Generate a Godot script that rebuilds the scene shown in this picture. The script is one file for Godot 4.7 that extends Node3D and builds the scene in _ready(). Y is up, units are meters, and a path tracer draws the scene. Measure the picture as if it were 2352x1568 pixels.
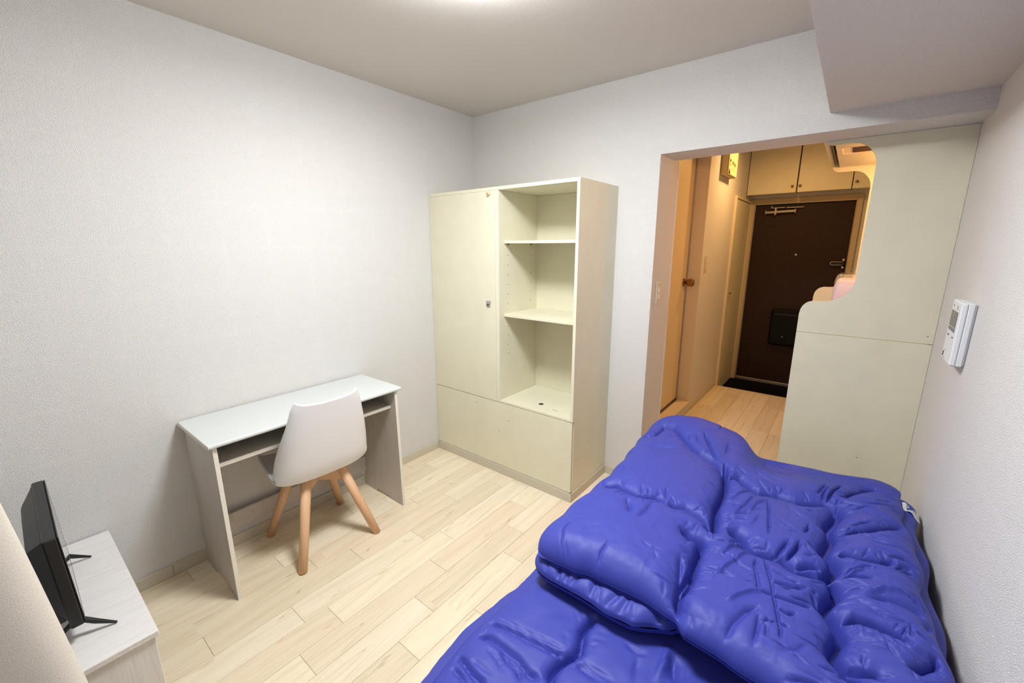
extends Node3D
# A small one-room apartment. x runs along the far wall, z towards the camera, left wall at x = 0, far wall at z = 0.

const FOCAL := 968.7931          # focal length in pixels of the 2352 x 1568 photograph
var cam: Camera3D
var M := {}
var rng := RandomNumberGenerator.new()
var taken := {}


func _ready() -> void:
	rng.seed = 7
	# ---------- camera ----------
	cam = Camera3D.new()
	cam.name = "camera"
	cam.fov = rad_to_deg(2.0 * atan(784.0 / FOCAL))
	cam.near = 0.02
	cam.position = Vector3(2.2826, 1.4903, 2.4247)
	cam.basis = Basis.from_euler(Vector3(-0.2208, 0.6713, -0.0017))
	add_child(cam)
	cam.current = true
	# ---------- sky (night behind the curtain) and exposure ----------
	var env := Environment.new()
	env.background_mode = Environment.BG_COLOR
	env.background_color = Color(0.02, 0.025, 0.04)
	env.tonemap_mode = Environment.TONE_MAPPER_LINEAR
	env.tonemap_exposure = 1.66
	env.sdfgi_enabled = true
	env.ssao_enabled = true
	env.ssil_enabled = true
	var we := WorldEnvironment.new()
	we.environment = env
	we.name = "world"
	add_child(we)
	# ---------- the two lamps of the place: round ceiling lamp in the room, warm lamp in the hall ----------
	make_materials()
	ceiling_lamp("ceiling_light", Vector3(1.299, 2.4, 1.379), 0.285, 0.09, Color(0.97, 0.985, 1.0), 1.36, "round white ceiling lamp glowing over the middle of the room")
	ceiling_lamp("hall_light", Vector3(1.70, 2.5, -1.95), 0.10, 0.07, Color(1.0, 0.77, 0.48), 0.7, "small round warm lamp on the hall ceiling")
	# ---------- the room ----------
	build_shell()
	build_floor()
	build_trim()
	build_hall()
	build_kitchen()
	# ---------- the furniture ----------
	build_cabinet()
	build_desk()
	build_chair()
	build_bed()
	build_tv_stand()
	build_tv()
	build_curtain()
	build_small()


# =====================================================================================================
# helpers
# =====================================================================================================
func numbered(n: String) -> String:
	if not taken.has(n):
		taken[n] = 0
		return n
	taken[n] += 1
	return "%s_%03d" % [n, taken[n]]


func tag(o: Node, label: String, category: String, group := "", kind := "") -> Node:
	o.set_meta("label", label)
	if category:
		o.set_meta("category", category)
	if group:
		o.set_meta("group", group)
	if kind:
		o.set_meta("kind", kind)
	return o


func thing(called: String, at: Vector3, label: String, category: String, group := "", kind := "") -> Node3D:
	var o := Node3D.new()
	o.name = numbered(called)
	add_child(o)
	o.position = at
	tag(o, label, category, group, kind)
	return o


func put(parent: Node, called: String, mesh: Mesh, mat: Material, at := Vector3.ZERO) -> MeshInstance3D:
	var o := MeshInstance3D.new()
	o.name = numbered(called) if parent == self else called
	o.mesh = mesh
	o.material_override = mat
	o.position = at
	o.cast_shadow = GeometryInstance3D.SHADOW_CASTING_SETTING_ON
	parent.add_child(o, true)
	return o


# a chamfered box from corner a to corner b; the node sits at the box's centre, in the parent's axes
func bx(parent: Node, called: String, a: Vector3, b: Vector3, mat: Material, c := 0.0015) -> MeshInstance3D:
	return put(parent, called, chamfer_box(b - a, c), mat, (a + b) / 2.0)


func tri(st: SurfaceTool, a: Vector3, b: Vector3, c: Vector3, n: Vector3) -> void:
	if (b - a).cross(c - a).dot(n) > 0.0:   # front faces run clockwise
		var t := b
		b = c
		c = t
	st.set_normal(n)
	st.add_vertex(a)
	st.set_normal(n)
	st.add_vertex(b)
	st.set_normal(n)
	st.add_vertex(c)


func quad(st: SurfaceTool, a: Vector3, b: Vector3, c: Vector3, d: Vector3, out_dir: Vector3) -> void:
	var n := (b - a).cross(c - a).normalized()
	if n.length() < 0.5:
		n = (c - a).cross(d - a).normalized()
	if n.dot(out_dir) < 0.0:
		n = -n
	tri(st, a, b, c, n)
	tri(st, a, c, d, n)


var box_cache := {}
func chamfer_box(s: Vector3, c: float) -> ArrayMesh:
	var key := "%s %s" % [s, c]
	if box_cache.has(key):
		return box_cache[key]
	var st := SurfaceTool.new()
	st.begin(Mesh.PRIMITIVE_TRIANGLES)
	add_box(st, -s / 2.0, s / 2.0, c)
	box_cache[key] = st.commit()
	return box_cache[key]


func add_box(st: SurfaceTool, lo: Vector3, hi: Vector3, c := 0.0) -> void:
	var m := (lo + hi) / 2.0
	var h := (hi - lo) / 2.0
	c = minf(c, 0.45 * minf(h.x, minf(h.y, h.z)) * 2.0 * 0.5)
	var ax := [Vector3.RIGHT, Vector3.UP, Vector3.BACK]
	for i in 3:
		for s in [-1.0, 1.0]:
			var n: Vector3 = ax[i] * s
			var u: Vector3 = ax[(i + 1) % 3]
			var v: Vector3 = ax[(i + 2) % 3]
			var p := m + n * h[i]
			var hu: float = h[(i + 1) % 3] - c
			var hv: float = h[(i + 2) % 3] - c
			quad(st, p - u * hu - v * hv, p + u * hu - v * hv, p + u * hu + v * hv, p - u * hu + v * hv, n)
	if c <= 0.0:
		return
	for i in 3:
		var j := (i + 1) % 3
		var k := (i + 2) % 3
		for s in [-1.0, 1.0]:
			for t in [-1.0, 1.0]:
				var a: Vector3 = m + ax[i] * s * h[i] + ax[j] * t * (h[j] - c)
				var b: Vector3 = m + ax[i] * s * (h[i] - c) + ax[j] * t * h[j]
				var w: Vector3 = ax[k] * (h[k] - c)
				quad(st, a - w, a + w, b + w, b - w, ax[i] * s + ax[j] * t)
	for s in [-1.0, 1.0]:
		for t in [-1.0, 1.0]:
			for r in [-1.0, 1.0]:
				var a := m + Vector3(s * h.x, t * (h.y - c), r * (h.z - c))
				var b := m + Vector3(s * (h.x - c), t * h.y, r * (h.z - c))
				var d := m + Vector3(s * (h.x - c), t * (h.y - c), r * h.z)
				tri(st, a, b, d, Vector3(s, t, r).normalized())


func boxes(list: Array, c := 0.0) -> ArrayMesh:
	var st := SurfaceTool.new()
	st.begin(Mesh.PRIMITIVE_TRIANGLES)
	for b in list:
		add_box(st, b[0], b[1], c)
	return st.commit()


# an outline in (x, y) pushed along z from z0 to z1
func extrude(poly: PackedVector2Array, z0: float, z1: float, axis := "z") -> ArrayMesh:
	var st := SurfaceTool.new()
	st.begin(Mesh.PRIMITIVE_TRIANGLES)
	var place := func(p: Vector2, d: float) -> Vector3:
		if axis == "z":
			return Vector3(p.x, p.y, d)
		if axis == "x":
			return Vector3(d, p.y, p.x)
		return Vector3(p.x, d, p.y)
	var dir: Vector3 = place.call(Vector2.ZERO, 1.0)
	var idx := Geometry2D.triangulate_polygon(poly)
	for k in range(0, idx.size(), 3):
		for e in [[z0, -1.0], [z1, 1.0]]:
			tri(st, place.call(poly[idx[k]], e[0]), place.call(poly[idx[k + 1]], e[0]), place.call(poly[idx[k + 2]], e[0]), dir * e[1])
	var area := 0.0
	for k in poly.size():
		area += poly[k].cross(poly[(k + 1) % poly.size()])
	for k in poly.size():
		var a := poly[k]
		var b := poly[(k + 1) % poly.size()]
		var nn := Vector2(b.y - a.y, a.x - b.x) * signf(area)
		quad(st, place.call(a, z0), place.call(b, z0), place.call(b, z1), place.call(a, z1), place.call(nn, 0.0))
	return st.commit()


# profile: [radius, height] pairs, turned about y
func lathe(profile: Array, sides := 32, smooth := true) -> ArrayMesh:
	var n := profile.size()
	var pts := PackedVector3Array()
	for i in n:
		for j in sides + 1:
			var a := TAU * j / sides
			pts.append(Vector3(profile[i][0] * cos(a), profile[i][1], profile[i][0] * sin(a)))
	return grid(pts, sides + 1, n, smooth)


# a grid of points, row by row (nu per row, nv rows)
func grid(p: PackedVector3Array, nu: int, nv: int, smooth := true, flip := false) -> ArrayMesh:
	var arr := []
	arr.resize(Mesh.ARRAY_MAX)
	var idx := PackedInt32Array()
	var nor := grid_normals(p, nu, nv, flip)
	for j in nv - 1:
		for i in nu - 1:
			var a := j * nu + i
			if flip:
				idx.append_array([a, a + nu, a + 1, a + 1, a + nu, a + nu + 1])
			else:
				idx.append_array([a, a + 1, a + nu, a + 1, a + nu + 1, a + nu])
	arr[Mesh.ARRAY_VERTEX] = p
	arr[Mesh.ARRAY_NORMAL] = nor
	arr[Mesh.ARRAY_INDEX] = idx
	var m := ArrayMesh.new()
	m.add_surface_from_arrays(Mesh.PRIMITIVE_TRIANGLES, arr)
	if smooth:
		return m
	var st := SurfaceTool.new()
	st.create_from(m, 0)
	st.deindex()
	st.set_smooth_group(-1)
	st.generate_normals()
	return st.commit()


func grid_normals(p: PackedVector3Array, nu: int, nv: int, flip := false) -> PackedVector3Array:
	var nor := PackedVector3Array()
	nor.resize(p.size())
	var wrap_u := p[0].distance_to(p[nu - 1]) < 1e-6 and p[nu * (nv / 2)].distance_to(p[nu * (nv / 2) + nu - 1]) < 1e-6
	for j in nv:
		for i in nu:
			var l := i - 1
			var r := i + 1
			if wrap_u:
				l = (i - 1 + nu - 1) % (nu - 1)
				r = (i + 1) % (nu - 1)
			else:
				l = maxi(l, 0)
				r = mini(r, nu - 1)
			var du := p[j * nu + r] - p[j * nu + l]
			var dv := p[mini(j + 1, nv - 1) * nu + i] - p[maxi(j - 1, 0) * nu + i]
			if du.length() < 1e-7:
				du = p[mini(j + 1, nv - 1) * nu + r] - p[mini(j + 1, nv - 1) * nu + l] + p[maxi(j - 1, 0) * nu + r] - p[maxi(j - 1, 0) * nu + l]
			var n := dv.cross(du).normalized()
			nor[j * nu + i] = -n if flip else n
	return nor


# a swept rod through points with a radius at each; section of `sides` corners
func rod(points: Array, radii: Array, sides := 10, turn := 0.0, smooth := true) -> ArrayMesh:
	var p := PackedVector3Array()
	var n := points.size()
	var side := Vector3.ZERO
	for i in n:
		var d: Vector3 = (points[mini(i + 1, n - 1)] - points[maxi(i - 1, 0)]).normalized()
		if side == Vector3.ZERO:
			side = d.cross(Vector3.UP if absf(d.y) < 0.9 else Vector3.RIGHT).normalized()
		side = (side - d * side.dot(d)).normalized()
		var up := d.cross(side)
		if i == 0:
			for k in sides + 1:
				p.append(points[0])
		for k in sides + 1:
			var a := TAU * k / sides + turn
			p.append(points[i] + (side * cos(a) + up * sin(a)) * radii[i])
		if i == n - 1:
			for k in sides + 1:
				p.append(points[n - 1])
	var m := grid(p, sides + 1, n + 2, false)
	if not smooth:
		return m
	var st := SurfaceTool.new()
	st.create_from(grid(p.slice(sides + 1, p.size() - sides - 1), sides + 1, n), 0)
	st.append_from(disc(points[0], points[0] - points[1], radii[0], sides), 0, Transform3D())
	st.append_from(disc(points[n - 1], points[n - 1] - points[n - 2], radii[n - 1], sides), 0, Transform3D())
	return st.commit()


func disc(at: Vector3, nrm: Vector3, r: float, sides := 16) -> ArrayMesh:
	var st := SurfaceTool.new()
	st.begin(Mesh.PRIMITIVE_TRIANGLES)
	var n := nrm.normalized()
	var u := n.cross(Vector3.UP if absf(n.y) < 0.9 else Vector3.RIGHT).normalized()
	var v := n.cross(u)
	for k in sides:
		var a := TAU * k / sides
		var b := TAU * (k + 1) / sides
		tri(st, at, at + (u * cos(a) + v * sin(a)) * r, at + (u * cos(b) + v * sin(b)) * r, n)
	return st.commit()


# a short round knob or peg: profile turned about y, then laid along `dir`
func knob(parent: Node, called: String, profile: Array, at: Vector3, dir: Vector3, mat: Material, sides := 20) -> MeshInstance3D:
	var o := put(parent, called, lathe(profile, sides), mat, at)
	var y := dir.normalized()
	var x := y.cross(Vector3.UP if absf(y.y) < 0.9 else Vector3.RIGHT).normalized()
	o.basis = Basis(x, y, x.cross(y))
	return o


# a pixel of the photograph carried on to the level y
func px(u: float, v: float, y: float) -> Vector3:
	var d := cam.basis * Vector3((u - 1176.0) / FOCAL, (784.0 - v) / FOCAL, -1.0)
	return cam.position + d * ((y - cam.position.y) / d.y)


# =====================================================================================================
# materials
# =====================================================================================================
func srgb(r: int, g: int, b: int) -> Color:
	return Color(r / 255.0, g / 255.0, b / 255.0)


func mat(called: String, col: Color, rough := 0.6, spec := 0.5) -> StandardMaterial3D:
	var m := StandardMaterial3D.new()
	m.resource_name = called
	m.albedo_color = col
	m.roughness = rough
	m.metallic_specular = spec
	M[called] = m
	return m


func noise(freq: float, sd: int, kind := FastNoiseLite.TYPE_SIMPLEX_SMOOTH, oct := 3) -> FastNoiseLite:
	var n := FastNoiseLite.new()
	n.seed = sd
	n.frequency = freq
	n.noise_type = kind
	n.fractal_octaves = oct
	if oct <= 1:
		n.fractal_type = FastNoiseLite.FRACTAL_NONE
	return n


# grey noise picture between lo and hi, seamless
func noise_image(size: int, freq: float, sd: int, lo: float, hi: float, oct := 2, kind := FastNoiseLite.TYPE_SIMPLEX_SMOOTH) -> ImageTexture:
	var im := noise(freq, sd, kind, oct).get_seamless_image(size, size)
	im.convert(Image.FORMAT_L8)
	var d := im.get_data()
	for i in d.size():
		d[i] = int(255.0 * lerpf(lo, hi, d[i] / 255.0))
	return ImageTexture.create_from_image(Image.create_from_data(size, size, false, Image.FORMAT_L8, d))


func tri_map(m: StandardMaterial3D, scale: Vector3, in_world := true) -> void:
	m.uv1_triplanar = true
	m.uv1_world_triplanar = in_world
	m.uv1_scale = scale
	m.uv1_triplanar_sharpness = 8.0


func paper(called: String, col: Color, speck: Texture2D, bump: Texture2D, relief: float) -> StandardMaterial3D:
	var m := mat(called, col, 0.85, 0.3)
	m.albedo_texture = speck
	m.heightmap_enabled = true
	m.heightmap_texture = bump
	m.heightmap_scale = relief
	tri_map(m, Vector3(5.0, 5.0, 5.0))
	return m


# wood with the grain along v: base colour to dark streak
func wood_image(w: int, h: int, base: Color, dark: Color, fine: float, broad: float, cracks: float, sd: int, across := 1.0) -> ImageTexture:
	var a := noise(1.0, sd, FastNoiseLite.TYPE_SIMPLEX_SMOOTH, 3)
	var b := noise(1.0, sd + 1, FastNoiseLite.TYPE_SIMPLEX_SMOOTH, 2)
	var c := noise(1.0, sd + 2, FastNoiseLite.TYPE_SIMPLEX_SMOOTH, 2)
	var bytes := PackedByteArray()
	bytes.resize(w * h * 3)
	var k := 0
	for y in h:
		var v := float(y) / h
		for x in w:
			var u := float(x) / w * across
			var bend := 0.35 * a.get_noise_2d(u * 2.0, v * 1.6)
			var g1 := 0.5 + 0.5 * a.get_noise_2d((u + bend * 0.12) * 16.0, v * 1.4)
			var g2 := 0.5 + 0.5 * b.get_noise_2d((u + bend * 0.05) * 150.0, v * 7.0)
			var g3 := absf(c.get_noise_2d((u + bend * 0.1) * 13.0 + 40.0, v * 2.1))
			var crack := cracks * clampf(1.0 - g3 / 0.05, 0.0, 1.0) * clampf(2.2 * b.get_noise_2d(u * 6.0 + 9.0, v * 3.0), 0.0, 1.0)
			var t := clampf(broad * g1 * g1 + fine * g2 + crack, 0.0, 1.0)
			var q := base.lerp(dark, t)
			bytes[k] = q.r8
			bytes[k + 1] = q.g8
			bytes[k + 2] = q.b8
			k += 3
	return ImageTexture.create_from_image(Image.create_from_data(w, h, false, Image.FORMAT_RGB8, bytes))


func make_materials() -> void:
	# wallpaper: pale, with a fine woven speckle
	var speck := noise_image(512, 0.11, 3, 0.86, 1.0, 2)
	var bump := noise_image(512, 0.09, 5, 0.0, 1.0, 2)
	M.speck = speck
	M.bump = bump
	paper("wallpaper", srgb(241, 238, 234), speck, bump, 0.18)
	paper("ceiling_paper", srgb(234, 228, 220), speck, bump, 0.08)
	# floor planks
	M.floor_tex = wood_image(640, 1280, srgb(249, 239, 218), srgb(198, 174, 136), 0.24, 0.30, 0.5, 11)
	for k in 4:
		var f := mat("plank_%d" % k, [srgb(252, 250, 247), srgb(246, 241, 234), srgb(255, 252, 246), srgb(241, 237, 229)][k], 0.42, 0.45)
		f.albedo_texture = M.floor_tex
	mat("subfloor", srgb(150, 126, 92), 0.9)
	# pale wood-print board of the desk and the television stand
	var ash := wood_image(512, 512, srgb(226, 223, 219), srgb(186, 178, 170), 0.55, 0.30, 0.0, 31)
	M.ash_tex = ash
	var pale := wood_image(512, 512, srgb(244, 242, 240), srgb(208, 203, 200), 0.55, 0.22, 0.0, 37)
	for d in [["stand_upright", Vector3(2.2, 0.9, 2.2)], ["stand_flat", Vector3(2.2, 2.2, 1.1)]]:
		var m := mat(d[0], srgb(250, 249, 248), 0.5, 0.45)
		m.albedo_texture = pale
		tri_map(m, d[1], false)
	for d in [["ash_upright", Vector3(2.2, 0.9, 2.2)], ["ash_flat", Vector3(2.2, 2.2, 2.2)]]:
		var m := mat(d[0], srgb(240, 236, 230), 0.5, 0.45)
		m.albedo_texture = ash
		tri_map(m, d[1], false)
	mat("ash_edge", srgb(232, 226, 213), 0.5)
	var dt := mat("desk_top", srgb(210, 214, 211), 0.38, 0.5)
	dt.albedo_texture = noise_image(256, 0.05, 8, 0.985, 1.0, 2)
	tri_map(dt, Vector3(2, 2, 2), false)
	# celadon melamine of the cabinet and the kitchen panels
	var gm := mat("green_board", srgb(230, 225, 200), 0.42, 0.5)
	gm.albedo_texture = noise_image(256, 0.012, 9, 0.975, 1.0, 3)
	tri_map(gm, Vector3(1.5, 1.5, 1.5))
	mat("green_edge", srgb(232, 232, 214), 0.45)
	mat("vinyl_skirting", srgb(206, 198, 178), 0.55)
	mat("seam_dark", srgb(120, 112, 92), 0.8)
	mat("hole_black", srgb(30, 28, 24), 0.9)
	mat("seam_yellow", srgb(196, 180, 116), 0.7)
	mat("stain", srgb(186, 180, 140), 0.7)
	# chair
	var shell := mat("white_plastic", srgb(233, 232, 233), 0.42, 0.5)
	shell.subsurf_scatter_enabled = false
	mat("seat_cushion", srgb(176, 172, 168), 0.6)
	var bt := wood_image(256, 512, srgb(238, 205, 170), srgb(214, 172, 132), 0.5, 0.4, 0.0, 51)
	var beech := mat("beech", srgb(246, 236, 228), 0.45, 0.45)
	beech.albedo_texture = bt
	tri_map(beech, Vector3(4.0, 1.2, 4.0), false)
	mat("knob_wood", srgb(230, 204, 160), 0.45)
	# metals and plastics
	var ch := mat("chrome", srgb(200, 198, 194), 0.22)
	ch.metallic = 1.0
	var al := mat("aluminium", srgb(178, 172, 168), 0.42)
	al.metallic = 0.8
	var br := mat("brass", srgb(150, 116, 70), 0.32)
	br.metallic = 0.9
	mat("black_plastic", srgb(26, 25, 26), 0.38)
	mat("grey_plastic", srgb(74, 72, 72), 0.5)
	mat("vent_black", srgb(16, 16, 16), 0.8)
	var sc := mat("tv_screen", srgb(12, 12, 14), 0.06)
	sc.metallic_specular = 0.8
	mat("white_abs", srgb(232, 234, 236), 0.35)
	mat("switch_plate", srgb(226, 216, 198), 0.4)
	mat("switch_rocker", srgb(244, 238, 224), 0.35)
	mat("print_dark", srgb(24, 21, 18), 0.7, 0.2)
	mat("lcd", srgb(92, 90, 86), 0.25)
	# hall
	mat("hall_door", srgb(222, 202, 162), 0.5)
	mat("hall_frame", srgb(230, 216, 188), 0.5)
	mat("entry_frame", srgb(196, 182, 150), 0.5)
	var ed := mat("entry_door", srgb(54, 35, 29), 0.55, 0.35)
	ed.albedo_texture = noise_image(256, 0.06, 12, 0.82, 1.0, 3)
	tri_map(ed, Vector3(2, 2, 2))
	mat("mail_black", srgb(10, 9, 9), 0.5, 0.3)
	mat("genkan", srgb(14, 13, 12), 0.7, 0.2)
	mat("fan_brown", srgb(58, 30, 20), 0.7)
	mat("notice_cream", srgb(226, 214, 166), 0.5)
	mat("notice_side", srgb(206, 184, 138), 0.6)
	mat("pink_plastic", srgb(240, 222, 236), 0.35)
	var cl := mat("clear_plastic", Color(0.95, 0.93, 0.9, 0.2), 0.08)
	cl.transparency = BaseMaterial3D.TRANSPARENCY_ALPHA
	var gl := mat("window_glass", Color(0.9, 0.95, 0.95, 0.12), 0.02)
	gl.transparency = BaseMaterial3D.TRANSPARENCY_ALPHA
	mat("steel_top", srgb(190, 190, 190), 0.35).metallic = 0.9
	# bedding and curtain
	var blue := mat("blue_cloth", srgb(61, 70, 168), 0.54, 0.44)
	blue.rim_enabled = true
	blue.rim = 0.08
	blue.rim_tint = 0.7
	blue.albedo_texture = noise_image(512, 0.25, 14, 0.93, 1.0, 1)
	tri_map(blue, Vector3(8, 8, 8))
	mat("blue_edging", srgb(58, 64, 156), 0.55)
	mat("mattress_white", srgb(226, 224, 220), 0.8)
	mat("bed_frame", srgb(120, 92, 66), 0.6)
	mat("label_white", srgb(228, 232, 234), 0.7)
	mat("label_grey", srgb(130, 138, 142), 0.7)
	var cu := mat("curtain_cloth", srgb(232, 223, 207), 0.85, 0.3)
	cu.albedo_texture = speck
	cu.backlight_enabled = true
	cu.backlight = Color(0.2, 0.18, 0.15)
	tri_map(cu, Vector3(6, 6, 6))


func ceiling_lamp(called: String, at: Vector3, r: float, h: float, col: Color, energy: float, label: String) -> void:
	var t := thing(called, at, label, "lamp")
	put(t, "base", lathe([[0.0, 0.0], [r * 0.84, 0.0], [r * 0.84, -0.02], [0.0, -0.02]], 40, false), M.white_abs)
	var glow := mat(called + "_glow", Color(0.95, 0.95, 0.95), 0.5)
	glow.emission_enabled = true
	glow.emission = col
	glow.emission_energy_multiplier = 17.0 if r > 0.15 else 4.0
	put(t, "lamp_shade", lathe([[r * 0.86, -0.006], [r * 0.95, -0.018], [r, -0.036], [r, -0.6 * h], [r * 0.93, -0.8 * h], [r * 0.7, -0.95 * h], [r * 0.35, -h], [0.0, -h]], 40), glow)
	# most of the light leaves the glowing underside
	var a := AreaLight3D.new()
	a.name = "panel_light"
	a.light_color = col
	a.light_energy = energy
	a.area_size = Vector2(r * 1.15, r * 1.15)
	a.area_range = 9.0
	a.area_attenuation = 2.0
	a.shadow_enabled = true
	a.rotation.x = -PI / 2.0
	a.position = Vector3(0, -h - 0.006, 0)
	t.add_child(a)


# =====================================================================================================
# the shell of the room and of the hall
# =====================================================================================================
func setting(called: String, list: Array, m: Material, label: String) -> MeshInstance3D:
	var o := put(self, called, boxes(list), m)
	tag(o, label, "", "", "structure")
	return o


func build_shell() -> void:
	setting("wall_left", [[Vector3(-0.1, -0.12, -0.31), Vector3(0, 2.4, 2.8)]], M.wallpaper, "long white wallpapered wall behind the desk")
	setting("wall_back", [
		[Vector3(-0.1, -0.12, -0.31), Vector3(1.39, 2.56, 0)],
		[Vector3(1.39, 1.979, -0.235), Vector3(2.72, 2.56, 0)],
	], M.wallpaper, "white wallpapered wall with the wide opening to the hall")
	setting("wall_right", [[Vector3(2.62, -0.12, -3.3), Vector3(2.72, 2.56, 2.8)]], M.wallpaper, "white wallpapered wall along the bed")
	setting("wall_front", [
		[Vector3(-0.1, -0.12, 2.68), Vector3(0.3, 2.4, 2.8)],
		[Vector3(2.3, -0.12, 2.68), Vector3(2.72, 2.4, 2.8)],
		[Vector3(0.3, -0.12, 2.68), Vector3(2.3, 0.05, 2.8)],
		[Vector3(0.3, 1.95, 2.68), Vector3(2.3, 2.4, 2.8)],
	], M.wallpaper, "white wall with the window, behind the curtain")
	var w := thing("window_1", Vector3(1.3, 0.05, 2.72), "tall sliding window behind the curtain", "", "", "structure")
	for k in 2:
		var x0 := -1.0 + k * 0.97
		var f := put(w, "sash", boxes([[Vector3(x0, 0, -0.01 + k * 0.03), Vector3(x0 + 0.04, 1.9, 0.01 + k * 0.03)], [Vector3(x0 + 0.99, 0, -0.01 + k * 0.03), Vector3(x0 + 1.03, 1.9, 0.01 + k * 0.03)], [Vector3(x0 + 0.04, 0, -0.01 + k * 0.03), Vector3(x0 + 0.99, 0.05, 0.01 + k * 0.03)], [Vector3(x0 + 0.04, 1.85, -0.01 + k * 0.03), Vector3(x0 + 0.99, 1.9, 0.01 + k * 0.03)]]), M.aluminium)
		put(f, "pane", boxes([[Vector3(x0 + 0.04, 0.05, -0.002 + k * 0.03), Vector3(x0 + 0.99, 1.85, 0.002 + k * 0.03)]]), M.window_glass)
	setting("ceiling", [[Vector3(-0.1, 2.4, 0), Vector3(2.72, 2.56, 2.8)]], M.ceiling_paper, "pale grey papered ceiling")
	setting("ceiling_beam", [[Vector3(2.12, 2.053, 0), Vector3(2.62, 2.4, 2.68)]], M.ceiling_paper, "boxed beam under the ceiling along the right wall")


func plank_mesh(w: float, l: float, gap: float, uv_at: Vector2) -> ArrayMesh:
	# a flat board whose top lies at y = 0, with a small chamfer; grain along z
	var st := SurfaceTool.new()
	st.begin(Mesh.PRIMITIVE_TRIANGLES)
	var c := 0.0007
	var hx := w / 2.0 - gap
	var hz := l / 2.0 - gap
	var top := [Vector3(-hx + c, 0, -hz + c), Vector3(hx - c, 0, -hz + c), Vector3(hx - c, 0, hz - c), Vector3(-hx + c, 0, hz - c)]
	var mid := [Vector3(-hx, -c, -hz), Vector3(hx, -c, -hz), Vector3(hx, -c, hz), Vector3(-hx, -c, hz)]
	var low := [Vector3(-hx, -0.006, -hz), Vector3(hx, -0.006, -hz), Vector3(hx, -0.006, hz), Vector3(-hx, -0.006, hz)]
	var face := func(a: Vector3, b: Vector3, d: Vector3, e: Vector3, n: Vector3) -> void:
		for v in [a, b, d, a, d, e]:
			st.set_normal(n)
			st.set_uv(uv_at + Vector2(v.x / 0.75, v.z / 1.5))
			st.add_vertex(v)
	face.call(top[0], top[1], top[2], top[3], Vector3.UP)
	for k in 4:
		var j := (k + 1) % 4
		var o: Vector3 = (mid[k] + mid[j]).normalized()
		o.y = 0.0
		face.call(top[j], top[k], mid[k], mid[j], (o.normalized() + Vector3.UP).normalized())
		face.call(mid[j], mid[k], low[k], low[j], o.normalized())
	return st.commit()


func build_floor() -> void:
	var fl := put(self, "floor", boxes([[Vector3(-0.05, -0.12, -0.12), Vector3(2.7, -0.0058, 2.75)]]), M.subfloor)
	tag(fl, "floor of pale wood planks running towards the hall", "", "", "structure")
	var joint := [2.044, 1.31, 1.748, 1.02, 1.485, 1.204, 1.108, 1.284, 1.474, 1.02, 1.36, 1.17, 0.9, 1.3, 1.05, 1.45, 0.95, 1.25, 1.1, 1.4, 1.0, 1.3]
	for k in 22:
		var x0 := maxf(0.0, -0.0065 + 0.1235 * k)
		var x1 := minf(2.62, 0.117 + 0.1235 * k)
		if x1 - x0 < 0.01:
			continue
		lay_row(fl, x0, x1, -0.12, 2.68, joint[k], 0.63)
	var hall := put(self, "floor_hall", boxes([[Vector3(1.2, -0.12, -2.43), Vector3(2.7, -0.0058, -0.12)]]), M.subfloor)
	tag(hall, "plank floor of the narrow hall", "", "", "structure")
	for k in 12:
		var x0 := maxf(1.275, 1.175 + 0.1265 * k)
		var x1 := minf(2.62, 1.3015 + 0.1265 * k)
		if x1 - x0 < 0.01:
			continue
		lay_row(hall, x0, x1, -2.43, -0.12, [-1.8, -1.1, -1.6, -0.9, -1.75, -1.39, -2.0, -1.2, -1.7, -1.0, -1.5, -1.9][k], 0.63)


func lay_row(parent: Node, x0: float, x1: float, z0: float, z1: float, at: float, step: float) -> void:
	var cuts := [z0]
	var z := at - ceilf((at - z0) / step) * step
	while z < z1 - 0.04:
		if z > z0 + 0.04:
			cuts.append(z)
		z += step
	cuts.append(z1)
	for i in cuts.size() - 1:
		var l: float = cuts[i + 1] - cuts[i]
		put(parent, "plank", plank_mesh(x1 - x0, l, 0.0005, Vector2(rng.randf() * 4.0, rng.randf() * 4.0)), M["plank_%d" % rng.randi_range(0, 3)], Vector3((x0 + x1) / 2.0, 0, (cuts[i] + cuts[i + 1]) / 2.0))


func skirting(called: String, parts: Array, label: String) -> void:
	var t := thing(called, (parts[0][0] + parts[0][1]) / 2.0 * Vector3(1, 0, 1), label, "", "", "structure")
	for p in parts:
		bx(t, "strip", p[0] - t.position, p[1] - t.position, M.vinyl_skirting, 0.002)


func build_trim() -> void:
	var h := 0.057
	skirting("baseboard_left", [[Vector3(0.0005, 0, 2.0895), Vector3(0.008, h, 2.679)], [Vector3(0.0005, 0, 1.17), Vector3(0.008, h, 2.0885)], [Vector3(0.0005, 0, 0.4495), Vector3(0.008, h, 1.169)]], "beige vinyl skirting along the desk wall")
	skirting("baseboard_back", [[Vector3(1.156, 0, 0.0005), Vector3(1.389, h, 0.008)]], "short beige skirting between cabinet and hall opening")
	skirting("baseboard_right", [[Vector3(2.612, 0, -0.2), Vector3(2.6195, h, 2.679)]], "beige skirting behind the bed")
	skirting("baseboard_hall", [[Vector3(1.2755, 0, -2.42), Vector3(1.283, h, -1.445)], [Vector3(1.2755, 0, -1.444), Vector3(1.283, h, -0.55)]], "beige skirting along the hall wall")


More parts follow.
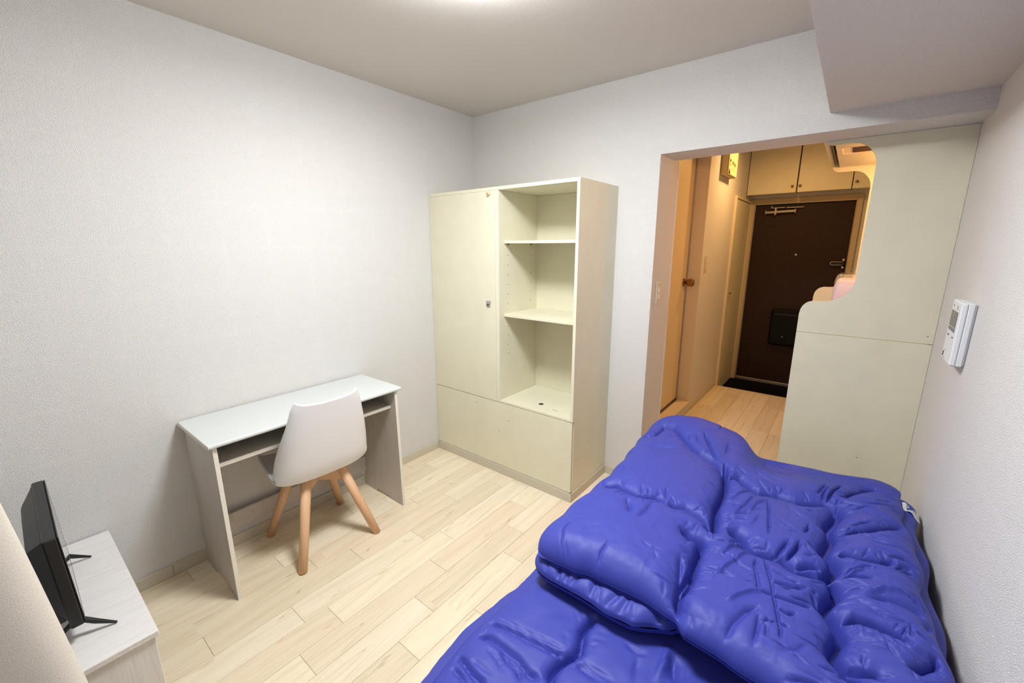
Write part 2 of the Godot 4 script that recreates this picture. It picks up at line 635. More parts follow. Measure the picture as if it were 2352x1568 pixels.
func build_hall() -> void:
	# left wall of the hall, with the opening of the washroom door
	setting("wall_hall_left", [
		[Vector3(1.14, -0.2, -0.55), Vector3(1.275, 2.56, -0.31)],
		[Vector3(1.14, -0.2, -3.3), Vector3(1.275, 2.56, -1.44)],
		[Vector3(1.14, 2.26, -1.44), Vector3(1.275, 2.56, -0.55)],
		[Vector3(1.14, -0.2, -1.44), Vector3(1.275, 0.10, -0.55)],
	], M.wallpaper, "beige papered wall of the hall with the washroom door")
	setting("ceiling_hall", [[Vector3(1.14, 2.5, -3.3), Vector3(2.72, 2.58, -0.235)]], M.ceiling_paper, "ceiling of the hall")
	setting("wall_hall_end", [
		[Vector3(1.14, -0.2, -3.3), Vector3(1.325, 2.56, -3.2)],
		[Vector3(2.25, -0.2, -3.3), Vector3(2.62, 2.56, -3.2)],
		[Vector3(1.325, 1.955, -3.3), Vector3(2.25, 2.56, -3.2)],
	], M.wallpaper, "end wall of the hall around the entrance door")
	setting("floor_entry", [[Vector3(1.14, -0.2, -3.3), Vector3(2.7, -0.095, -2.43)]], M.genkan, "black sunken floor before the entrance door")
	setting("trim_2", [[Vector3(1.388, 0, -0.3135), Vector3(1.394, 1.979, -0.304)]], M.switch_rocker, "pale corner bead on the edge of the hall opening")
	setting("trim_1", [[Vector3(1.2755, -0.095, -2.445), Vector3(2.615, 0.0, -2.4305)]], M.hall_frame, "wooden edge of the step down to the entrance")

	# washroom door: panel, metal edge strip, wooden reveal and sill
	var d := thing("door_1", Vector3(1.16, 0.10, -1.10), "tan washroom door with a brass knob in the hall wall", "", "", "structure")
	var at := d.position
	bx(d, "door_panel", Vector3(1.145, 0.125, -1.405) - at, Vector3(1.17, 2.24, -0.565) - at, M.hall_door)
	var strip := bx(d, "edge_strip", Vector3(1.145, 0.105, -1.427) - at, Vector3(1.176, 2.25, -1.408) - at, M.aluminium, 0.001)
	for k in 8:
		knob(strip, "screw", [[0.0, 0.0015], [0.003, 0.001], [0.004, 0.0], [0.004, -0.002]], Vector3(0.016, -1.0 + 0.28 * k, 0.0), Vector3.RIGHT, M.print_dark, 8)
	bx(d, "reveal", Vector3(1.145, 0.10, -1.4395) - at, Vector3(1.279, 2.26, -1.4285) - at, M.hall_frame, 0.001)
	bx(d, "reveal", Vector3(1.145, 0.10, -0.5615) - at, Vector3(1.279, 2.26, -0.5505) - at, M.hall_frame, 0.001)
	bx(d, "reveal", Vector3(1.145, 2.248, -1.428) - at, Vector3(1.279, 2.2595, -0.562) - at, M.hall_frame, 0.001)
	bx(d, "sill", Vector3(1.185, 0.1005, -1.428) - at, Vector3(1.285, 0.112, -0.562) - at, M.hall_frame)
	bx(d, "metal_sill", Vector3(1.145, 0.1005, -1.407) - at, Vector3(1.184, 0.108, -0.563) - at, M.aluminium, 0.001)
	var kn := knob(d, "knob", [[0.0, 0.083], [0.024, 0.083], [0.031, 0.078], [0.033, 0.06], [0.031, 0.04], [0.026, 0.032], [0.013, 0.026], [0.013, 0.008]], Vector3(1.17, 1.19, -1.345) - at, Vector3.RIGHT, M.brass)
	put(kn, "rose", lathe([[0.0, 0.009], [0.03, 0.009], [0.035, 0.004], [0.035, 0.0]], 24), M.brass)

	# shoe cabinet door in the hall wall, near the entrance
	var sh := thing("shoe_cabinet", Vector3(1.276, -0.095, -2.8), "tall narrow olive shoe cupboard door beside the entrance step", "cupboard")
	bx(sh, "door", Vector3(0.0, 0.012, -0.365), Vector3(0.02, 2.045, 0.365), M.green_board)
	bx(sh, "frame", Vector3(0.0, 0.0, 0.367), Vector3(0.026, 2.08, 0.382), M.hall_frame, 0.001)
	bx(sh, "frame", Vector3(0.0, 0.0, -0.384), Vector3(0.026, 2.08, -0.368), M.hall_frame, 0.001)
	bx(sh, "frame", Vector3(0.0, 2.06, -0.366), Vector3(0.022, 2.08, 0.366), M.hall_frame, 0.001)
	knob(sh, "knob", [[0.0, 0.02], [0.009, 0.019], [0.011, 0.014], [0.006, 0.008], [0.005, 0.0]], Vector3(0.02, 1.10, 0.28), Vector3.RIGHT, M.brass, 14)

	# entrance door
	var e := thing("door_2", Vector3(1.79, -0.095, -3.2), "dark brown steel entrance door at the end of the hall", "", "", "structure")
	at = e.position
	bx(e, "door_panel", Vector3(1.345, -0.06, -3.245) - at, Vector3(2.232, 1.935, -3.205) - at, M.entry_door, 0.002)
	put(e, "door_frame", boxes([
		[Vector3(1.295, -0.095, -3.26) - at, Vector3(1.335, 2.0, -3.175) - at], [Vector3(2.24, -0.095, -3.26) - at, Vector3(2.285, 2.0, -3.175) - at],
		[Vector3(1.335, 1.942, -3.26) - at, Vector3(2.24, 2.0, -3.175) - at]], 0.002), M.entry_frame)
	put(e, "metal_frame", boxes([[Vector3(1.3355, -0.07, -3.25) - at, Vector3(1.3445, 1.94, -3.19) - at], [Vector3(2.2325, -0.07, -3.25) - at, Vector3(2.2395, 1.94, -3.19) - at]], 0.001), M.aluminium)
	bx(e, "threshold", Vector3(1.34, -0.0945, -3.26) - at, Vector3(2.235, -0.062, -3.19) - at, M.aluminium, 0.002)
	var closer := put(e, "door_closer", rod([Vector3(1.455, 1.855, -3.172) - at, Vector3(1.73, 1.862, -3.172) - at], [0.016, 0.016], 16), M.aluminium)
	put(closer, "bracket", boxes([[Vector3(1.447, 1.838, -3.204) - at, Vector3(1.459, 1.878, -3.152) - at], [Vector3(1.722, 1.84, -3.204) - at, Vector3(1.734, 1.884, -3.152) - at], [Vector3(1.535, 1.826, -3.204) - at, Vector3(1.555, 1.9, -3.155) - at]], 0.003), M.aluminium)
	put(closer, "arm", boxes([[Vector3(1.50, 1.898, -3.19) - at, Vector3(1.63, 1.906, -3.168) - at], [Vector3(1.642, 1.896, -3.19) - at, Vector3(1.80, 1.904, -3.176) - at], [Vector3(1.5, 1.9, -3.2) - at, Vector3(1.508, 1.925, -3.168) - at]], 0.001), M.aluminium)
	knob(e, "peephole", [[0.0, 0.006], [0.009, 0.006], [0.012, 0.003], [0.012, 0.0]], Vector3(1.786, 1.40, -3.205) - at, Vector3.BACK, M.chrome, 16)
	# lever handle: a long loop with a turn knob above and below
	var loop := []
	for k in 9:
		var a := PI / 2.0 + PI * k / 8.0
		loop.append(Vector3(2.118 + 0.016 * cos(a), 1.315 + 0.016 * sin(a), -3.165) - at)
	loop = [Vector3(2.205, 1.331, -3.165) - at] + loop + [Vector3(2.205, 1.299, -3.165) - at]
	var rr := []
	rr.resize(loop.size())
	rr.fill(0.0045)
	var hd := put(e, "lever_handle", rod(loop, rr, 8), M.chrome)
	put(hd, "grip", boxes([[Vector3(2.12, 1.303, -3.172) - at, Vector3(2.205, 1.327, -3.158) - at]], 0.004), M.black_plastic)
	put(hd, "spindle", boxes([[Vector3(2.195, 1.3, -3.205) - at, Vector3(2.22, 1.33, -3.155) - at]], 0.004), M.black_plastic)
	for y in [1.35, 1.275]:
		knob(e, "turn_knob", [[0.0, 0.03], [0.01, 0.03], [0.014, 0.024], [0.014, 0.0]], Vector3(2.208, y, -3.205) - at, Vector3.BACK, M.chrome, 14)
	var mail := bx(e, "mail_box", Vector3(1.635, 0.39, -3.205) - at, Vector3(1.98, 0.80, -3.13) - at, M.mail_black, 0.02)
	put(mail, "lid", boxes([[Vector3(-0.14, 0.14, 0.034), Vector3(0.14, 0.155, 0.042)]], 0.003), M.black_plastic)
	knob(mail, "catch", [[0.0, 0.008], [0.007, 0.007], [0.008, 0.0]], Vector3(-0.035, -0.105, 0.036), Vector3.BACK, M.chrome, 12)

	# wall cupboards over the entrance
	var spans := [[1.28, 1.728], [1.738, 2.178], [2.184, 2.615]]
	for k in 3:
		var c := thing("wall_cupboard", Vector3((spans[k][0] + spans[k][1]) / 2.0, 2.036, -3.08), ["olive wall cupboard over the entrance, against the hall wall", "olive wall cupboard over the middle of the entrance door", "olive wall cupboard over the entrance, behind the kitchen panel"][k], "cupboard", "cupboards over the entrance")
		var hw: float = (spans[k][1] - spans[k][0]) / 2.0
		bx(c, "body", Vector3(-hw, 0, -0.119), Vector3(hw, 0.462, 0.10), M.wallpaper)
		bx(c, "door", Vector3(-hw + 0.001, -0.004, 0.1005), Vector3(hw - 0.001, 0.46, 0.119), M.green_board)
		var kx: float = [hw - 0.035, -hw + 0.022, -hw + 0.028][k]
		knob(c, "knob", [[0.0, 0.022], [0.010, 0.021], [0.013, 0.015], [0.007, 0.008], [0.006, 0.0]], Vector3(kx, 0.056, 0.119), Vector3.BACK, M.brass, 14)

	# cream notice box high on the hall wall
	var n := thing("wall_box", Vector3(1.276, 2.10, -1.93), "cream box with dark symbols high on the hall wall", "box")
	bx(n, "body", Vector3(0, 0, -0.16), Vector3(0.055, 0.24, 0.168), M.notice_side, 0.004)
	bx(n, "face", Vector3(0.0555, 0.004, -0.155), Vector3(0.064, 0.236, 0.163), M.notice_cream, 0.006)
	# a round sign with a stem and a foot, four slanted strokes, a dark corner triangle
	for k in 4:
		var z0 := 0.062 - 0.036 * k
		var y0 := 0.126 - 0.006 * k
		ink_poly(n, 0.0645, [Vector2(z0, y0), Vector2(z0 - 0.021, y0), Vector2(z0 - 0.044, y0 + 0.042), Vector2(z0 - 0.022, y0 + 0.042)])
	var ring := []
	for k in 12:
		ring.append(Vector2(0.12 + 0.021 * cos(TAU * k / 12), 0.158 + 0.014 * sin(TAU * k / 12)))
	ink_poly(n, 0.0645, ring)
	ink_poly(n, 0.0645, [Vector2(0.142, 0.115), Vector2(0.134, 0.115), Vector2(0.128, 0.15), Vector2(0.137, 0.15)])
	ink_poly(n, 0.0645, [Vector2(0.11, 0.115), Vector2(0.1, 0.115), Vector2(0.106, 0.15), Vector2(0.113, 0.15)])
	ink_poly(n, 0.0645, [Vector2(0.146, 0.104), Vector2(0.098, 0.104), Vector2(0.098, 0.110), Vector2(0.146, 0.110)])
	ink_poly(n, 0.0645, [Vector2(0.16, 0.012), Vector2(0.09, 0.012), Vector2(0.145, 0.07)])
	ink_poly(n, 0.0645, [Vector2(-0.12, 0.185), Vector2(-0.126, 0.185), Vector2(-0.146, 0.205), Vector2(-0.14, 0.21)])
	for k in 3:
		ink_poly(n, 0.0645, [Vector2(0.07, 0.09 - 0.016 * k), Vector2(-0.08, 0.09 - 0.016 * k), Vector2(-0.08, 0.092 - 0.016 * k), Vector2(0.07, 0.092 - 0.016 * k)])


func ink_poly(parent: Node, x: float, poly: Array) -> void:
	# one printed mark on a face that looks along +x; points are (z, y)
	var st := SurfaceTool.new()
	st.begin(Mesh.PRIMITIVE_TRIANGLES)
	for k in range(1, poly.size() - 1):
		tri(st, Vector3(0, poly[0].y * 0.74, poly[0].x), Vector3(0, poly[k].y * 0.74, poly[k].x), Vector3(0, poly[k + 1].y * 0.74, poly[k + 1].x), Vector3.RIGHT)
	put(parent, "printed_mark", st.commit(), M.print_dark, Vector3(x, 0, 0))


func build_kitchen() -> void:
	var outline := PackedVector2Array([
		Vector2(2.619, 0.0), Vector2(2.099, 0.0), Vector2(2.099, 1.146), Vector2(2.102, 1.170), Vector2(2.109, 1.188), Vector2(2.118, 1.2), Vector2(2.130, 1.209), Vector2(2.150, 1.216), Vector2(2.19, 1.217), Vector2(2.214, 1.220), Vector2(2.237, 1.227),
		Vector2(2.258, 1.239), Vector2(2.276, 1.255), Vector2(2.290, 1.274), Vector2(2.299, 1.294), Vector2(2.305, 1.32), Vector2(2.307, 1.35), Vector2(2.307, 1.86), Vector2(2.303, 1.884), Vector2(2.296, 1.903), Vector2(2.285, 1.92),
		Vector2(2.272, 1.936), Vector2(2.256, 1.948), Vector2(2.238, 1.957), Vector2(2.215, 1.961), Vector2(2.135, 1.961), Vector2(2.120, 1.964), Vector2(2.110, 1.971)])
	# near panel: two boards with a yellowed joint
	var near := PackedVector2Array()
	var low := PackedVector2Array([Vector2(2.619, 0.0), Vector2(2.099, 0.0), Vector2(2.099, 1.0505), Vector2(2.619, 1.0505)])
	near.append(Vector2(2.619, 1.0535))
	near.append(Vector2(2.099, 1.0535))
	for k in range(2, outline.size()):
		near.append(outline[k])
	near.append(Vector2(2.106, 1.978))
	near.append(Vector2(2.619, 1.978))
	var t := thing("kitchen_screen", Vector3(2.36, 0, -0.235), "pale green kitchen end panel with a curved cut-out beside the bed", "screen")
	put(t, "lower_board", extrude(low, -0.01, 0.01), M.green_board, Vector3(-2.36, 0, 0))
	put(t, "upper_board", extrude(near, -0.01, 0.01), M.green_board, Vector3(-2.36, 0, 0))
	bx(t, "joint", Vector3(-0.26, 1.0505, -0.009), Vector3(0.24, 1.0535, 0.0095), M.seam_yellow, 0.0)
	for s in [Vector2(0.075, 0.434), Vector2(0.237, 1.088)]:
		knob(t, "screw_cap", [[0.0, 0.0008], [0.0025, 0.0006], [0.003, 0.0]], Vector3(s.x, s.y, 0.01), Vector3.BACK, M.seam_dark, 8)
	# far panel, same curve, running up to the hall ceiling
	var far := PackedVector2Array(outline)
	far.append(Vector2(2.10, 1.985))
	far.append(Vector2(2.10, 2.3))
	far.append(Vector2(2.619, 2.3))
	t = thing("kitchen_screen", Vector3(2.36, 0, -1.21), "kitchen end panel on the entrance side, warm in the hall light", "screen")
	put(t, "board", extrude(far, -0.01, 0.01), M.green_board, Vector3(-2.36, 0, 0))
	# hanging cupboard between the panels with a fan in its underside
	t = thing("kitchen_wall_cabinet", Vector3(2.36, 1.99, -0.72), "kitchen hanging cupboard with a brown fan recess in its underside", "cupboard")
	var hz := 0.474
	put(t, "underside", boxes([
		[Vector3(-0.225, 0, 0.235), Vector3(0.255, 0.016, hz)], [Vector3(-0.225, 0, -hz), Vector3(0.255, 0.016, 0.02)],
		[Vector3(-0.225, 0, 0.02), Vector3(-0.20, 0.016, 0.235)], [Vector3(0.2, 0, 0.02), Vector3(0.255, 0.016, 0.235)]]), M.green_board)
	for z in [0.02, 0.227]:
		bx(t, "rail", Vector3(-0.2, -0.004, z), Vector3(0.2, 0.0155, z + 0.008), M.hall_frame, 0.001)
	bx(t, "recess", Vector3(-0.2, 0.004, 0.0285), Vector3(-0.157, 0.0155, 0.2265), M.hall_frame)
	bx(t, "fan_filter", Vector3(-0.156, 0.002, 0.0285), Vector3(0.19, 0.0155, 0.2265), M.fan_brown)
	bx(t, "back_board", Vector3(0.243, 0.017, -hz), Vector3(0.255, 0.3, hz), M.green_board)
	bx(t, "top_board", Vector3(-0.225, 0.29, -hz), Vector3(0.242, 0.305, hz), M.green_board)
	for k in 2:
		var z0 := -hz + k * hz
		var door := bx(t, "door", Vector3(-0.27, 0.006, z0 + 0.002), Vector3(-0.252, 0.305, z0 + hz - 0.002), M.green_board)
		bx(door, "finger_rail", Vector3(0.0095, -0.15, -hz / 2 + 0.003), Vector3(0.014, -0.13, hz / 2 - 0.003), M.aluminium, 0.001)
		bx(door, "finger_rail", Vector3(0.017, -0.148, -hz / 2 + 0.003), Vector3(0.023, -0.13, hz / 2 - 0.003), M.aluminium, 0.001)
	# slim warm lamp under the hanging cupboard, at the wall
	t = thing("kitchen_light", Vector3(2.54, 1.9895, -0.72), "slim warm strip lamp under the kitchen hanging cupboard", "lamp")
	bx(t, "housing", Vector3(-0.035, -0.03, -0.38), Vector3(0.04, -0.0005, 0.38), M.white_abs, 0.004)
	var glow := mat("strip_glow", Color(0.95, 0.9, 0.8), 0.5)
	glow.emission_enabled = true
	glow.emission = Color(1.0, 0.73, 0.46)
	glow.emission_energy_multiplier = 3.0
	put(t, "tube_lamp", rod([Vector3(-0.02, -0.045, -0.35), Vector3(-0.02, -0.045, 0.35)], [0.013, 0.013], 14), glow)
	var l := AreaLight3D.new()
	l.name = "tube_light"
	l.light_color = Color(1.0, 0.73, 0.46)
	l.light_energy = 0.4
	l.area_size = Vector2(0.7, 0.03)
	l.area_range = 6.0
	l.area_attenuation = 2.0
	l.shadow_enabled = true
	t.add_child(l)
	l.position = Vector3(-0.036, -0.058, 0)
	var out := Vector3(-0.8, -0.6, 0.0)
	l.basis = Basis(Vector3(0, 0, 1), Vector3(0, 0, 1).cross(out).normalized() * -1.0, -out)
	# base unit and worktop, mostly hidden behind the near panel
	t = thing("kitchen_base_cabinet", Vector3(2.36, 0, -0.72), "kitchen base cupboard between the two green panels", "cupboard")
	bx(t, "body", Vector3(-0.21, 0.0, -0.474), Vector3(0.255, 0.80, 0.474), M.green_board)
	for k in 2:
		bx(t, "door", Vector3(-0.23, 0.08, -0.47 + 0.471 * k), Vector3(-0.2105, 0.79, -0.002 + 0.471 * k), M.green_board)
	t = thing("kitchen_worktop", Vector3(2.36, 0.8005, -0.72), "steel kitchen worktop between the green panels", "worktop")
	bx(t, "top", Vector3(-0.25, 0, -0.474), Vector3(0.255, 0.04, 0.474), M.steel_top, 0.004)
	bx(t, "splash", Vector3(0.245, 0.0405, -0.474), Vector3(0.255, 0.1, 0.474), M.steel_top)
	# pink container with a clear lid
	t = thing("storage_canister", Vector3(2.37, 0.841, -0.88), "pink plastic canister with a clear lid behind the green panel", "container")
	put(t, "body", loft_box([[0.125, 0.10, 0.0], [0.13, 0.105, 0.006], [0.16, 0.13, 0.36], [0.155, 0.128, 0.42], [0.145, 0.12, 0.448], [0.13, 0.11, 0.456]], 0.03), M.pink_plastic)
	put(t, "clear_lid", loft_box([[0.158, 0.13, 0.43], [0.154, 0.128, 0.455], [0.148, 0.122, 0.478], [0.135, 0.11, 0.486]], 0.03), M.clear_plastic)


# rings of a rounded rectangle: [half x, half z, y]
func loft_box(rings: Array, r: float) -> ArrayMesh:
	var p := PackedVector3Array()
	var n := 0
	for g in rings + [[0.0, 0.0, rings[-1][2]]]:
		n = 0
		for c in 4:
			for k in 5:
				var a := PI / 2.0 * (c + k / 4.0)
				var rr: float = minf(r, minf(g[0], g[1]))
				p.append(Vector3((g[0] - rr) * [1, -1, -1, 1][c] + rr * cos(a), g[2], (g[1] - rr) * [1, 1, -1, -1][c] + rr * sin(a)))
				n += 1
		p.append(p[p.size() - n])
		n += 1
	return grid(p, n, rings.size() + 1, false)


# =====================================================================================================
# furniture
# =====================================================================================================
func build_cabinet() -> void:
	var t := thing("storage_cabinet", Vector3(0.577, 0, 0.224), "tall pale green cabinet with one door and open shelves in the corner", "cabinet")
	var o := t.position
	var h := 1.833
	var zf := 0.448
	var put_box := func(called: String, a: Vector3, b: Vector3, m: Material, c := 0.001) -> MeshInstance3D:
		return bx(t, called, a - o, b - o, m, c)
	put(t, "side_panel", boxes([[Vector3(1.137, 0.0, 0.0005) - o, Vector3(1.154, 0.508, 0.4295) - o], [Vector3(1.137, 0.508, 0.0005) - o, Vector3(1.154, h, zf) - o]]), M.green_board)
	put_box.call("side_panel", Vector3(0.001, 0.0, 0.0005), Vector3(0.017, h - 0.019, 0.4285), M.green_board)
	put_box.call("divider", Vector3(0.597, 0.52, 0.0005), Vector3(0.612, h - 0.0192, zf), M.green_board)
	put_box.call("top_panel", Vector3(0.0, h - 0.019, 0.0005), Vector3(1.1368, h, zf), M.green_board)
	put_box.call("back_panel", Vector3(0.018, 0.06, 0.04), Vector3(1.1365, h - 0.02, 0.05), M.green_board, 0.0)
	put_box.call("bottom_panel", Vector3(0.5975, 0.505, 0.0505), Vector3(1.1365, 0.5195, zf - 0.001), M.green_board)
	put_box.call("shelf", Vector3(0.6125, 1.51, 0.0505), Vector3(1.1365, 1.526, 0.398), M.green_board)
	put_box.call("shelf", Vector3(0.6125, 1.062, 0.0505), Vector3(1.1365, 1.079, 0.402), M.green_board)
	var front: MeshInstance3D = put_box.call("front_panel", Vector3(0.001, 0.058, 0.43), Vector3(1.1505, 0.5015, zf), M.green_board)
	for s in [Vector2(0.683, 0.396), Vector2(0.604, 0.304), Vector2(0.40, 0.455)]:
		knob(front, "filled_hole", [[0.0, 0.0004], [0.004, 0.0004], [0.0055, 0.0]], Vector3(s.x, s.y, zf) - o - front.position, Vector3.BACK, M.stain, 10)
	var door: MeshInstance3D = put_box.call("door", Vector3(0.001, 0.5055, 0.43), Vector3(0.5855, h - 0.0195, zf), M.green_board)
	# the strip of frame beside the door
	put_box.call("frame_strip", Vector3(0.588, 0.5055, 0.43), Vector3(0.5965, h - 0.0195, zf), M.green_edge)
	var kn := knob(door, "knob", [[0.0, 0.021], [0.0062, 0.021], [0.0085, 0.019], [0.0095, 0.014], [0.0085, 0.004], [0.009, 0.0]], Vector3(0.543, 1.797, zf) - o - door.position, Vector3.BACK, M.knob_wood)
	put(kn, "screw_hole", lathe([[0.0, 0.0215], [0.0035, 0.0214]], 10), M.hole_black)
	# small flush latch: plate with a finger loop
	var latch := put(door, "latch", boxes([[Vector3(-0.017, -0.002, 0), Vector3(0.017, 0.017, 0.007)], [Vector3(-0.017, -0.02, 0), Vector3(-0.012, -0.002, 0.006)], [Vector3(0.008, -0.02, 0), Vector3(0.013, -0.002, 0.006)], [Vector3(-0.012, -0.022, 0), Vector3(0.008, -0.018, 0.006)]], 0.001), M.chrome, Vector3(0.526, 1.143, zf) - o - door.position)
	put(latch, "slot", boxes([[Vector3(-0.012, -0.017, 0.0002), Vector3(0.008, -0.003, 0.0012)]]), M.seam_dark)
	# rows of peg holes and the four pegs of each shelf
	for z in [0.36, 0.122]:
		for k in 10:
			var y: float = [1.44, 1.38, 1.32, 1.26, 1.2, 1.14, 0.995, 0.935, 0.875, 0.815][k]
			put(t, "peg_hole", disc(Vector3.ZERO, Vector3.RIGHT, 0.0032, 8), M.hole_black, Vector3(0.6124, y, z) - o)
		for y in [1.51, 1.062]:
			for s in [[0.612, Vector3.RIGHT], [1.137, Vector3.LEFT]]:
				knob(t, "shelf_peg", [[0.0, 0.012], [0.003, 0.012], [0.003, 0.003], [0.0055, 0.003], [0.0055, 0.0]], Vector3(s[0], y - 0.0052, z) - o, s[1], M.brass, 10)
	put(t, "cable_hole", lathe([[0.0, 0.0], [0.016, 0.0]], 20), M.hole_black, Vector3(0.861, 0.5199, 0.34) - o)
	put(t, "scratch", boxes([[Vector3(0.97, 0.5195, 0.374) - o, Vector3(1.01, 0.5199, 0.377) - o]]), M.seam_dark)
	# vinyl skirting round the foot, in two lengths and along the side
	for p in [[Vector3(0.009, 0, zf + 0.0005), Vector3(0.3875, 0.057, zf + 0.006)], [Vector3(0.3885, 0, zf + 0.0005), Vector3(1.1605, 0.057, zf + 0.006)], [Vector3(1.1545, 0, 0.009), Vector3(1.1605, 0.057, zf + 0.0003)]]:
		put_box.call("skirting", p[0], p[1], M.vinyl_skirting, 0.0015)
	bx(t, "plinth", Vector3(0.018, 0.0, 0.42) - o, Vector3(1.136, 0.057, 0.4475) - o, M.vinyl_skirting, 0.0)


func build_desk() -> void:
	var t := thing("writing_desk", Vector3(0.21, 0, 1.515), "narrow whitewashed desk with an open shelf against the wall", "desk")
	var o := t.position
	# top with a rounded front edge
	var prof := PackedVector2Array()
	prof.append(Vector2(0.012, 0.710))
	for k in 9:
		var a := -PI / 2.0 + PI * k / 8.0
		prof.append(Vector2(0.396 + 0.008 * cos(a), 0.719 + 0.009 * sin(a)))
	prof.append(Vector2(0.012, 0.728))
	put(t, "desk_top", extrude(prof, 1.054, 1.975), M.desk_top, -o)
	bx(t, "edge_band", Vector3(0.012, 0.7095, 1.9752) - o, Vector3(0.398, 0.7275, 1.9762) - o, M.ash_edge, 0.0)
	# side panels with a cut-out at the foot
	for z in [[1.943, 1.959], [1.074, 1.09]]:
		var pl := PackedVector2Array([Vector2(0.022, 0.0), Vector2(0.134, 0.0), Vector2(0.15, 0.016), Vector2(0.279, 0.016), Vector2(0.295, 0.0), Vector2(0.400, 0.0), Vector2(0.386, 0.7095), Vector2(0.022, 0.7095)])
		var side := put(t, "side_panel", extrude(pl, z[0], z[1]), M.ash_upright, -o)
		put(side, "edge_band", extrude(PackedVector2Array([Vector2(0.4, 0.0), Vector2(0.4012, 0.0), Vector2(0.3872, 0.7092), Vector2(0.386, 0.7092)]), z[0], z[1]), M.ash_edge)
	var sh := bx(t, "shelf", Vector3(0.03, 0.600, 1.0905) - o, Vector3(0.343, 0.617, 1.9425) - o, M.ash_flat)
	bx(sh, "edge_band", Vector3(0.1567, -0.0085, -0.426), Vector3(0.1577, 0.0085, 0.426), M.ash_edge, 0.0)
	bx(t, "back_board", Vector3(0.022, 0.5995, 1.0905) - o, Vector3(0.0295, 0.7095, 1.9425) - o, M.ash_flat)
	bx(t, "stretcher", Vector3(0.024, 0.115, 1.0905) - o, Vector3(0.040, 0.203, 1.9425) - o, M.ash_flat)


func catmull(a: Array, t: float) -> Array:
	var n := a.size()
	var i := clampi(int(t), 0, n - 2)
	var f := t - i
	var out := []
	for k in a[0].size():
		out.append(cubic_interpolate(a[i][k], a[i + 1][k], a[maxi(i - 1, 0)][k], a[mini(i + 2, n - 1)][k], f))
	return out


func build_chair() -> void:
	var t := thing("shell_chair", Vector3(0.272, 0, 1.507), "white plastic shell chair with splayed beech legs at the desk", "chair")
	t.rotation.y = -0.05
	# profile from the front lip to the top of the back: x (backwards), y, half width, rise of the sides
	var st := [[-0.212, 0.416, 0.140, 0.0], [-0.205, 0.436, 0.180, 0.012], [-0.17, 0.441, 0.203, 0.030], [-0.10, 0.428, 0.214, 0.034], [-0.02, 0.410, 0.218, 0.030], [0.06, 0.398, 0.220, 0.028], [0.112, 0.402, 0.222, 0.040],
		[0.148, 0.428, 0.224, 0.062], [0.171, 0.478, 0.223, 0.078], [0.187, 0.55, 0.214, 0.074], [0.201, 0.63, 0.197, 0.058], [0.214, 0.71, 0.176, 0.042], [0.224, 0.775, 0.158, 0.032], [0.229, 0.806, 0.140, 0.026]]
	var nu := 33
	var nv := 53
	var p := PackedVector3Array()
	for j in nv:
		var v := float(j) / (nv - 1) * (st.size() - 1)
		var c := catmull(st, v)
		var d := catmull(st, minf(v + 0.05, st.size() - 1.0))
		var e := catmull(st, maxf(v - 0.05, 0.0))
		var tan := Vector2(d[0] - e[0], d[1] - e[1]).normalized()
		var nrm := Vector2(-tan.y, tan.x)      # up over the seat, forwards over the back
		for i in nu:
			var u := float(i) / (nu - 1) * 2.0 - 1.0
			var r: float = c[3] * pow(absf(u), 2.6)
			var w: float = c[2] * sin(u * PI / 2.0 * 0.92) / sin(PI / 2.0 * 0.92)
			var lift := 0.016 * u * u * clampf((v - 11.0) / 2.0, 0.0, 1.0)
			p.append(Vector3(c[0] + nrm.x * r, c[1] + nrm.y * r + lift, w))
	put(t, "seat_shell", thick_sheet(p, nu, nv, 0.012), M.white_plastic)
	# cushion on the seat
	var q := PackedVector3Array()
	for j in 25:
		for i in 25:
			var u := float(i) / 24.0 * 2.0 - 1.0
			var w := float(j) / 24.0 * 2.0 - 1.0
			var rad := maxf(absf(u), absf(w))
			var ang := atan2(w, u)
			var sq := pow(pow(absf(cos(ang)), 3.0) + pow(absf(sin(ang)), 3.0), -1.0 / 3.0)
			var x := -0.035 + 0.155 * rad * sq * cos(ang)
			var z := 0.168 * rad * sq * sin(ang)
			var base := 0.420 + 0.014 * clampf(-(x + 0.02) / 0.15, -0.4, 1.0) + 0.012 * pow(absf(z) / 0.17, 2.0)
			q.append(Vector3(x, base + 0.022 * sqrt(maxf(0.0, 1.0 - pow(rad, 4.0))), z))
	put(t, "cushion", grid(q, 25, 25), M.seat_cushion)
	# four legs and the cross frame that carries the shell
	for s in [[1, 1], [1, -1], [-1, 1], [-1, -1]]:
		var foot := Vector3(0.200 * s[0], 0.0, 0.194 * s[1])
		var top := Vector3(0.082 * s[0], 0.385, 0.088 * s[1])
		put(t, "leg", rod([foot, foot.lerp(top, 0.5), top], [0.0195, 0.0225, 0.0245], 8, PI / 8.0, false), M.beech)
	for s in [1, -1]:
		var a := Vector3(0.086, 0.352, 0.092 * s)
		var f := put(t, "cross_rail", beam(a, Vector3(-a.x, a.y, -a.z), 0.026, 0.05), M.beech)
		f.position.y = 0.003 * s
	put(t, "mount_plate", lathe([[0.0, 0.394], [0.06, 0.394], [0.06, 0.379], [0.0, 0.379]], 24, false), M.black_plastic)


